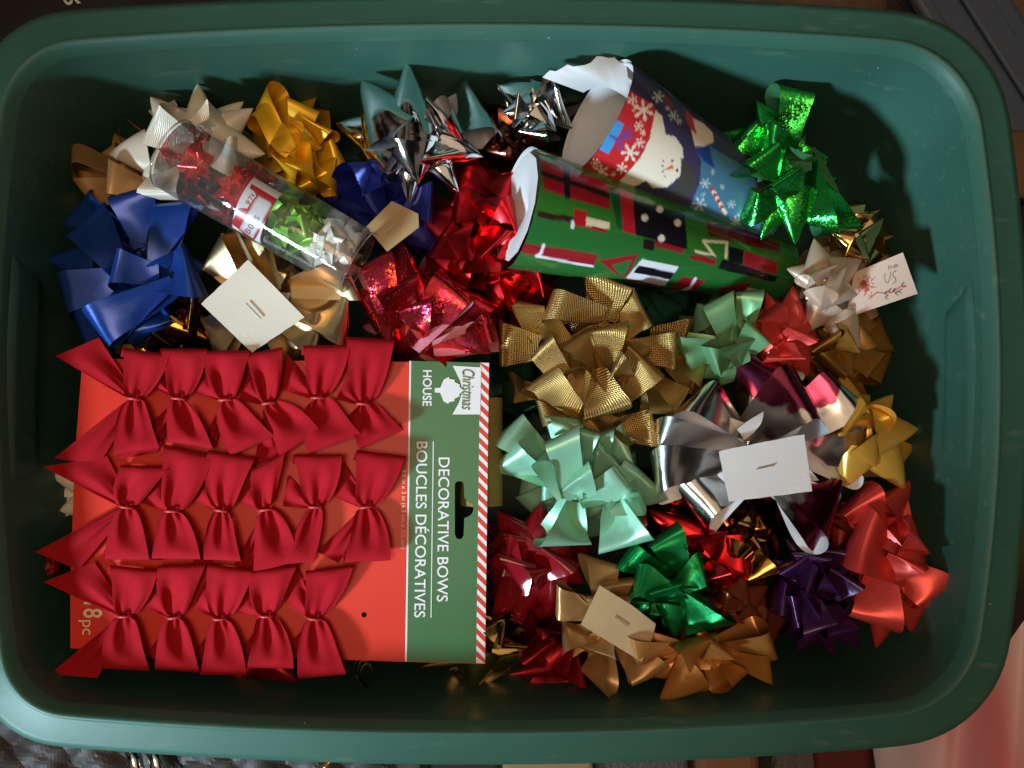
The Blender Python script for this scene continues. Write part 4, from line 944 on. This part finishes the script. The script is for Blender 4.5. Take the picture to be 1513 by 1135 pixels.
# green roll
g1 = (48, 112, 38)
pg = Paint(g1)
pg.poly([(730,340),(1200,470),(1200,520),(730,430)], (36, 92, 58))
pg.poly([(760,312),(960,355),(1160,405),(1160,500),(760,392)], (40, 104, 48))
dk = (22, 20, 26); cm = (222, 206, 176); rr_ = (150, 26, 40); br = (52, 30, 26); wh = (226, 226, 236)
pg.poly(Z3([(285,632),(640,755),(655,902),(300,792)]), rr_)
pg.poly(Z3([(402,655),(438,668),(442,845),(412,835)]), dk); pg.poly(Z3([(288,690),(648,812),(650,842),(290,718)]), dk)
pg.poly(Z3([(265,908),(462,938),(458,972),(265,938)]), br); pg.poly(Z3([(460,893),(532,910),(525,992),(460,985)]), (170, 26, 34))
pg.line(Z3([(455,965),(453,995)]), 5, wh); pg.poly(Z3([(525,940),(652,972),(650,1003),(525,985)]), cm); pg.poly(Z3([(528,985),(640,1004),(638,1022),(526,1000)]), rr_)
pg.poly(Z3([(650,770),(705,785),(722,1010),(690,1000)]), (20, 84, 44)); pg.poly(Z3([(703,783),(772,812),(792,1036),(724,1020)]), (176, 30, 44))
pg.poly(Z3([(775,848),(1052,925),(1066,1112),(790,1036)]), dk)
for x, y in ((838,943),(918,898),(1013,970),(927,1053)):
    q = Z3([(x, y)])[0]; pg.dot(q[0], q[1], 5.2, (226, 220, 206))
pg.poly(Z3([(832,1055),(895,1068),(885,1118),(828,1105)]), (32, 22, 24)); pg.poly(Z3([(890,1064),(1048,1105),(1040,1133),(897,1098)]), rr_)
pg.poly(Z3([(1160,960),(1420,1020),(1560,1080),(1560,1130),(1180,1040)]), (92, 18, 26))
pg.poly(Z7([(165,28),(592,95),(566,157),(178,85)]), rr_); pg.line(Z7([(300,45),(285,90),(262,102)]), 4.4, wh); pg.line(Z7([(265,104),(560,158)]), 3.4, wh)
pg.poly(Z7([(593,126),(806,93),(738,217),(688,200)]), rr_); pg.poly(Z7([(662,150),(772,122),(726,212),(700,196)]), (36, 108, 56))
pg.poly(Z7([(825,117),(1020,160),(942,263),(738,219)]), wh); pg.poly(Z7([(806,152),(996,192),(972,228),(778,190)]), dk)
pg.poly(Z7([(1040,212),(1162,232),(1085,302),(965,285)]), rr_); pg.line(Z7([(1108,222),(1080,270),(1020,295)]), 4.2, wh)
pg.poly(Z7([(740,222),(930,262),(930,272),(735,232)]), rr_)
pg.line(Z7([(1110,75),(1210,105),(1150,22),(1275,30),(1270,112)]), 4.2, cm); pg.poly(Z7([(1080,95),(1220,115),(1210,152),(1078,118)]), rr_); pg.poly(Z7([(1130,92),(1215,102),(1205,122)]), (36, 108, 56))
pg.poly(Z7([(1285,50),(1365,70),(1360,150),(1285,130)]), dk); pg.poly(Z8([(215,108),(395,170),(385,235),(210,200)]), (150, 28, 40))
pg.poly(Z8([(100,155),(395,248),(372,278),(72,205)]), dk); pg.poly(Z8([(80,310),(200,285),(260,280),(200,345),(90,370)]), (110, 20, 30)); pg.poly(Z8([(235,308),(325,322),(270,360),(205,345)]), cm)
roll2 = thing('wrapping_paper_roll', P(950, 340, -0.07), "roll of shiny green patterned wrapping paper lying over the winter roll", "wrapping paper")
M0 = P(764, 307, -0.034); E0 = P(1150, 402, -0.110)
r0, r1 = mpx(89, -0.034), mpx(46, -0.110)
nl, na = 230, 200
V, d2, s2, n2 = roll_geo(M0, E0, r0, r1, nl, na, wob=0.0)
X, Y = to_px(V)
mesh_obj('printed_sheet', V, [f[::-1] for f in grid_faces(nl, na)], print_mat('green_print_paper', 0.24, (0.66, 0.66, 0.68), 0.4), roll2, True, None, pg.eval(X, Y))
V, *_ = roll_geo(M0 + d2 * 0.002, E0, r0 * 0.93, r1 * 0.85, 24, 64, wob=0.06)
mesh_obj('inner_layer', V, grid_faces(24, 64), M_inner, roll2)
# loose end of the sheet folded across the mouth
rows = []
for i in range(14):
    a = 2 * PI * i / 13
    rows.append([M0 - d2 * 0.0015 * (1 - v) + d2 * 0.012 * (1 - v) ** 2 + (s2 * math.cos(a) + n2 * math.sin(a)) * (r0 * 0.90 * v) for v in (0.02, 0.3, 0.6, 0.85, 1.0)])
ribbon_patch('folded_end', rows, M_inner, roll2)
# ------------------------------------------------------------------ gift tag
pt = Paint((214, 190, 176))
ua = math.radians(-21); ux, uy = math.cos(ua), math.sin(ua)
write(pt, "From:", 1312, 393.5, ux, uy, 2.6, 5.5, 0.9, 0.8, (60, 50, 50))
pt.line([(1308,404),(1307,411),(1309,417),(1312,418),(1315,411),(1316,402)], 1.0, (36, 32, 36)); pt.line([(1324,400),(1320,402),(1319,407),(1323,411),(1324,416),(1319,419)], 1.0, (36, 32, 36))
rt = random.Random(3)
for k in range(46):
    a = rt.uniform(0, 6.28); r_ = rt.uniform(0, 15)
    x, y = 1279 + r_ * .85 * math.cos(a), 424 + r_ * 1.2 * math.sin(a)
    pt.line([(x, y), (x + rt.uniform(-5, 5), y + rt.uniform(-4, 4)), (x + rt.uniform(-6, 6), y + rt.uniform(-5, 5))], 1.1, (188, 78, 52))
pt.dot(1276, 418, 4.5, (176, 52, 40)); pt.line([(1285,441),(1296,432),(1308,433),(1318,432),(1330,424),(1338,422)], 1.6, (186, 60, 48))
for x, y in ((1307,434),(1313,430),(1319,430),(1323,434),(1328,431),(1332,421),(1308,440),(1254,457)):
    pt.line([(x, y), (x + 4, y - 4)], 1.6, (50, 46, 40)); pt.line([(x, y), (x + 4, y + 2)], 1.3, (50, 46, 40))
pt.line([(1334,425),(1340,423)], 1.2, (186, 60, 48))
tg = thing('gift_tag', P(1300, 420, -0.06), "cream gift tag marked From US beside the pearl white bow", "gift tag")
nu, nv = 110, 90; V = []
qa, qb, qc, qd = (1262,403,-.060), (1334,373,-.046), (1356,434,-.046), (1250,470,-.060)
for i in range(nu):
    for j in range(nv):
        u, v = i / (nu - 1), j / (nv - 1)
        q = [(qa[k] * (1 - u) + qb[k] * u) * (1 - v) + (qd[k] * (1 - u) + qc[k] * u) * v for k in range(3)]
        V.append(P(q[0], q[1], q[2] + 0.0012 * math.sin(u * 3)))
X, Y = to_px(V)
mesh_obj('card', V, [f[::-1] for f in grid_faces(nu, nv)], print_mat('tag_print', 0.5), tg, True, None, pt.eval(X, Y, 0.25))
# ------------------------------------------------------------------ clear tube of small bows
m, nt, b = base_mat('clear_plastic')
nt.nodes.remove(b); out = [n for n in nt.nodes if n.type == 'OUTPUT_MATERIAL'][0]
tr = N(nt, 'ShaderNodeBsdfTransparent'); tr.inputs[0].default_value = (0.93, 0.93, 0.93, 1)
gl = N(nt, 'ShaderNodeBsdfGlossy'); gl.inputs['Roughness'].default_value = 0.06
fr = N(nt, 'ShaderNodeFresnel'); fr.inputs[0].default_value = 1.55
nz = noise(nt, 30, 3, 'Object'); bp = N(nt, 'ShaderNodeBump'); bp.inputs['Strength'].default_value = 0.25; bp.inputs['Distance'].default_value = 0.004
nt.links.new(nz.outputs[0], bp.inputs['Height']); nt.links.new(bp.outputs[0], gl.inputs['Normal'])
mx = N(nt, 'ShaderNodeMixShader'); ad = N(nt, 'ShaderNodeMath', operation='MULTIPLY_ADD'); nt.links.new(fr.outputs[0], ad.inputs[0]); ad.inputs[1].default_value = 0.8; ad.inputs[2].default_value = 0.02
nt.links.new(ad.outputs[0], mx.inputs[0]); nt.links.new(tr.outputs[0], mx.inputs[1]); nt.links.new(gl.outputs[0], mx.inputs[2]); df = N(nt, 'ShaderNodeBsdfDiffuse'); df.inputs[0].default_value = (0.8, 0.76, 0.72, 1)
m2 = N(nt, 'ShaderNodeMixShader'); m2.inputs[0].default_value = 0.035; nt.links.new(mx.outputs[0], m2.inputs[1]); nt.links.new(df.outputs[0], m2.inputs[2]); nt.links.new(m2.outputs[0], out.inputs[0])
M_clear = m
tb = thing('plastic_tube', P(400, 300, -0.05), "clear plastic tube of little bows with a 97 cent label", "tube")
TA, TB = P(256, 228, -0.030), P(530, 388, -0.040)
rt0, rt1 = mpx(54, -0.03), mpx(50, -0.04)
V, dt, st_, nt_ = roll_geo(TA, TB, rt0, rt1, 24, 64)
mesh_obj('tube_wall', V, [f[::-1] for f in grid_faces(24, 64)], M_clear, tb)
for nm, c, rr in (('end_disc', TA + dt * 0.002, rt0 * 0.985), ('end_disc', TB - dt * 0.002, rt1 * 0.985)):
    V = [c] + [c + (st_ * math.cos(2 * PI * k / 40) + nt_ * math.sin(2 * PI * k / 40)) * rr for k in range(40)]
    mesh_obj(nm, V, [(0, 1 + k, 1 + (k + 1) % 40) for k in range(40)], M_clear, tb)
for c, rr in ((TA, rt0), (TB, rt1)):
    V = []
    for k in range(64):
        a = 2 * PI * k / 64; e = st_ * math.cos(a) + nt_ * math.sin(a)
        for j in range(6):
            bb = 2 * PI * j / 6; V.append(c + e * (rr + 0.0007 * math.cos(bb)) + dt * 0.0007 * math.sin(bb))
    mesh_obj('tube_lip', V, [(i * 6 + j, ((i + 1) % 64) * 6 + j, ((i + 1) % 64) * 6 + (j + 1) % 6, i * 6 + (j + 1) % 6) for i in range(64) for j in range(6)], M_clear, tb)
# label wrapped round the tube
wl = (190, 186, 190); rl = (160, 30, 36)
pl_ = Paint(wl)
def ZL(pts): return [(330 + x / 10.32, 260 + y / 10.32) for x, y in pts]
pl_.poly(ZL([(425,115),(825,355),(490,960),(440,1000),(120,720),(235,490),(320,490),(360,500),(500,300),(470,240),(400,190)]), rl)
pl_.poly(ZL([(390,250),(470,270),(470,320),(370,480),(320,480),(230,460)]), wl)
pl_.poly(ZL([(540,305),(720,400),(735,450),(450,950),(250,800),(480,370)]), (186, 184, 190))
pl_.line(ZL([(545,318),(715,408),(722,452),(455,915),(270,795),(495,378),(545,318)]), 0.6, (60, 50, 50))
for k in range(11):
    x, y = 840 - k * 36, 400 + k * 62
    q = ZL([(x, y)])[0]; pl_.dot(q[0], q[1], 2.0, wl)
    q = ZL([(210 - k * 10, 470 + k * 20)])[0]
ua = math.radians(-56); ux, uy = math.cos(ua), math.sin(ua)
write(pl_, "97", 362.5, 299.5, ux, uy, 4.6, 6.5, 2.2, 1.4, (120, 24, 34)); write(pl_, "c", 370.5, 288.5, ux, uy, 3.2, 4.6, 2, 0.9, (90, 40, 50))
write(pl_, "YBOWS", 357.5, 347.5, ux, uy, 5.0, 8.0, 2.7, 1.6, (120, 24, 34))
# locate the label on the tube from its outline
def on_tube(px, py):
    o = Vector((0, 0, H)); dr = (P(px, py, 0) - o).normalized()
    oc = o - TA; a_ = dr - dt * dr.dot(dt); b_ = oc - dt * oc.dot(dt)
    R_ = rt0 * 1.006; A = a_.dot(a_); B = 2 * a_.dot(b_); C = b_.dot(b_) - R_ * R_; disc = B * B - 4 * A * C
    t = (-B - math.sqrt(disc)) / (2 * A) if disc > 0 else -B / (2 * A)
    p = o + dr * t; l = (p - TA).dot(dt); e = p - TA - dt * l
    return l, math.atan2(e.dot(nt_), e.dot(st_))
cs = [on_tube(x, y) for x, y in ((371, 268), (414, 294), (381, 352), (342, 328))]
l0 = (cs[0][0] + cs[3][0]) / 2; l1 = (cs[1][0] + cs[2][0]) / 2; a0 = max(cs[0][1], cs[1][1]); a1 = min(cs[2][1], cs[3][1])
if a0 < a1: a0, a1 = a1, a0
ex = (a0 - a1) * 0.12; a0 += ex; a1 -= ex * 1.5
nu, nv = 80, 150
V = []
for i in range(nu):
    for j in range(nv):
        l = l0 + (l1 - l0) * i / (nu - 1); a = a0 + (a1 - a0) * j / (nv - 1)
        r_ = rt0 + (rt1 - rt0) * l / (TB - TA).length + 0.0004
        V.append(TA + dt * l + (st_ * math.cos(a) + nt_ * math.sin(a)) * r_)
X, Y = to_px(V)
mesh_obj('price_label', V, grid_faces(nu, nv), print_mat('label_print', 0.3, None, 0.5), tb, True, None, pl_.eval(X, Y, 0.25))
def small_bow(label, mat, c, z, R, n, w, group=None, kind='C', seed=0):
    rs = random.Random(seed); t = thing('mini_bow', P(c[0], c[1], z - 0.012), label, 'mini bow', group)
    for lay, (k, rr, zz, nn) in enumerate(((kind, R, -0.004, n), (kind, R * .72, 0.003, n - 1), ('L', R * .45, 0.009, max(3, n - 3)))):
        for i in range(nn):
            a = 2 * PI * (i + 0.5 * lay) / nn + rs.uniform(-.15, .15)
            petal(t, mat, (k, c[0] - 2 * math.cos(a), c[1] - 2 * math.sin(a), c[0] + rr * math.cos(a), c[1] + rr * math.sin(a), w, D(h=w * .4, zt=0.004 * lay - .002)), z + zz, 0)
    return t
M_minired = ribbon_mat('mini_red_foil', (0.66, 0.02, 0.02), 'satin', None, 0.22)
M_minigreen = ribbon_mat('mini_lime_ribbon', (0.24, 0.56, 0.06), 'satin')
M_miniwhite = ribbon_mat('mini_white_ribbon', (0.78, 0.74, 0.66), 'rib')
small_bow("tiny red foil bow at the upper end of the clear tube", M_minired, (287, 240), -0.045, 36, 9, 26, seed=1)
small_bow("tiny red foil bow just left of the price label in the tube", M_minired, (352, 280), -0.05, 42, 9, 30, seed=2)
small_bow("tiny lime green bow inside the clear tube", M_minigreen, (437, 333), -0.05, 44, 8, 30, kind='L', seed=3)
small_bow("tiny white bow at the lower end of the clear tube", M_miniwhite, (490, 364), -0.05, 42, 9, 26, kind='L', seed=4)
# ------------------------------------------------------------------ glitter ribbon roll, gold curl, red berry
m = plain('gold_glitter', (0.42, 0.30, 0.10), 0.45, 0.6, 1400, 0.9, 0.7, dist=0.002)
gr = thing('ribbon_roll', P(712, 665, -0.06), "gold glitter ribbon rolled up beside the card's striped edge", "ribbon roll")
A, B = P(712, 588, -0.062), P(711, 746, -0.062); rr = mpx(31, -0.062)
V, da, sa, na_ = roll_geo(A, B, rr, rr, 16, 48); mesh_obj('glitter_ribbon', V, [f[::-1] for f in grid_faces(16, 48)], m, gr)
V, *_ = roll_geo(A, B, rr * .8, rr * .8, 8, 40); mesh_obj('cardboard_core', V, grid_faces(8, 40), M_kraft, gr)
def coil(name, pts, wpx, mat, label):
    V = []
    for i in range(60):
        t = i / 59; a = t * 2 * PI * 3
        x = 538 + 10 * math.sin(a) + 14 * t - 8; y = 985 + 16 * math.cos(a) + 14 * t
        for k in (-1, 1): V.append(P(x, y + k * 1.5, -0.06 + 0.006 * math.sin(a + 1) + k * 0.0015))
    return tag(mesh_obj(name, V, grid_faces(60, 2), mat, None), label, "ribbon")
coil('ribbon_curl', None, 6, M_goldfoil, "thin gold curling ribbon hanging below the card's bottom edge")
V, F = [], []
rb = random.Random(2); nn, mm_ = 18, 24
for i in range(nn):
    for j in range(mm_):
        a = PI * i / (nn - 1); b_ = 2 * PI * j / mm_; r_ = mpx(17, -0.06) * rb.uniform(0.9, 1.08)
        V.append(P(72, 836, -0.062) + Vector((math.sin(a) * math.cos(b_), math.sin(a) * math.sin(b_), math.cos(a))) * r_)
tag(mesh_obj('glitter_berry', V, grid_faces(nn, mm_, True)[::-1], plain('red_glitter', (0.25, 0.006, 0.012), 0.35, 0.4, 900, 0.8, 0.7), None, False), "red glitter berry at the left edge between the velvet tails", "ornament")
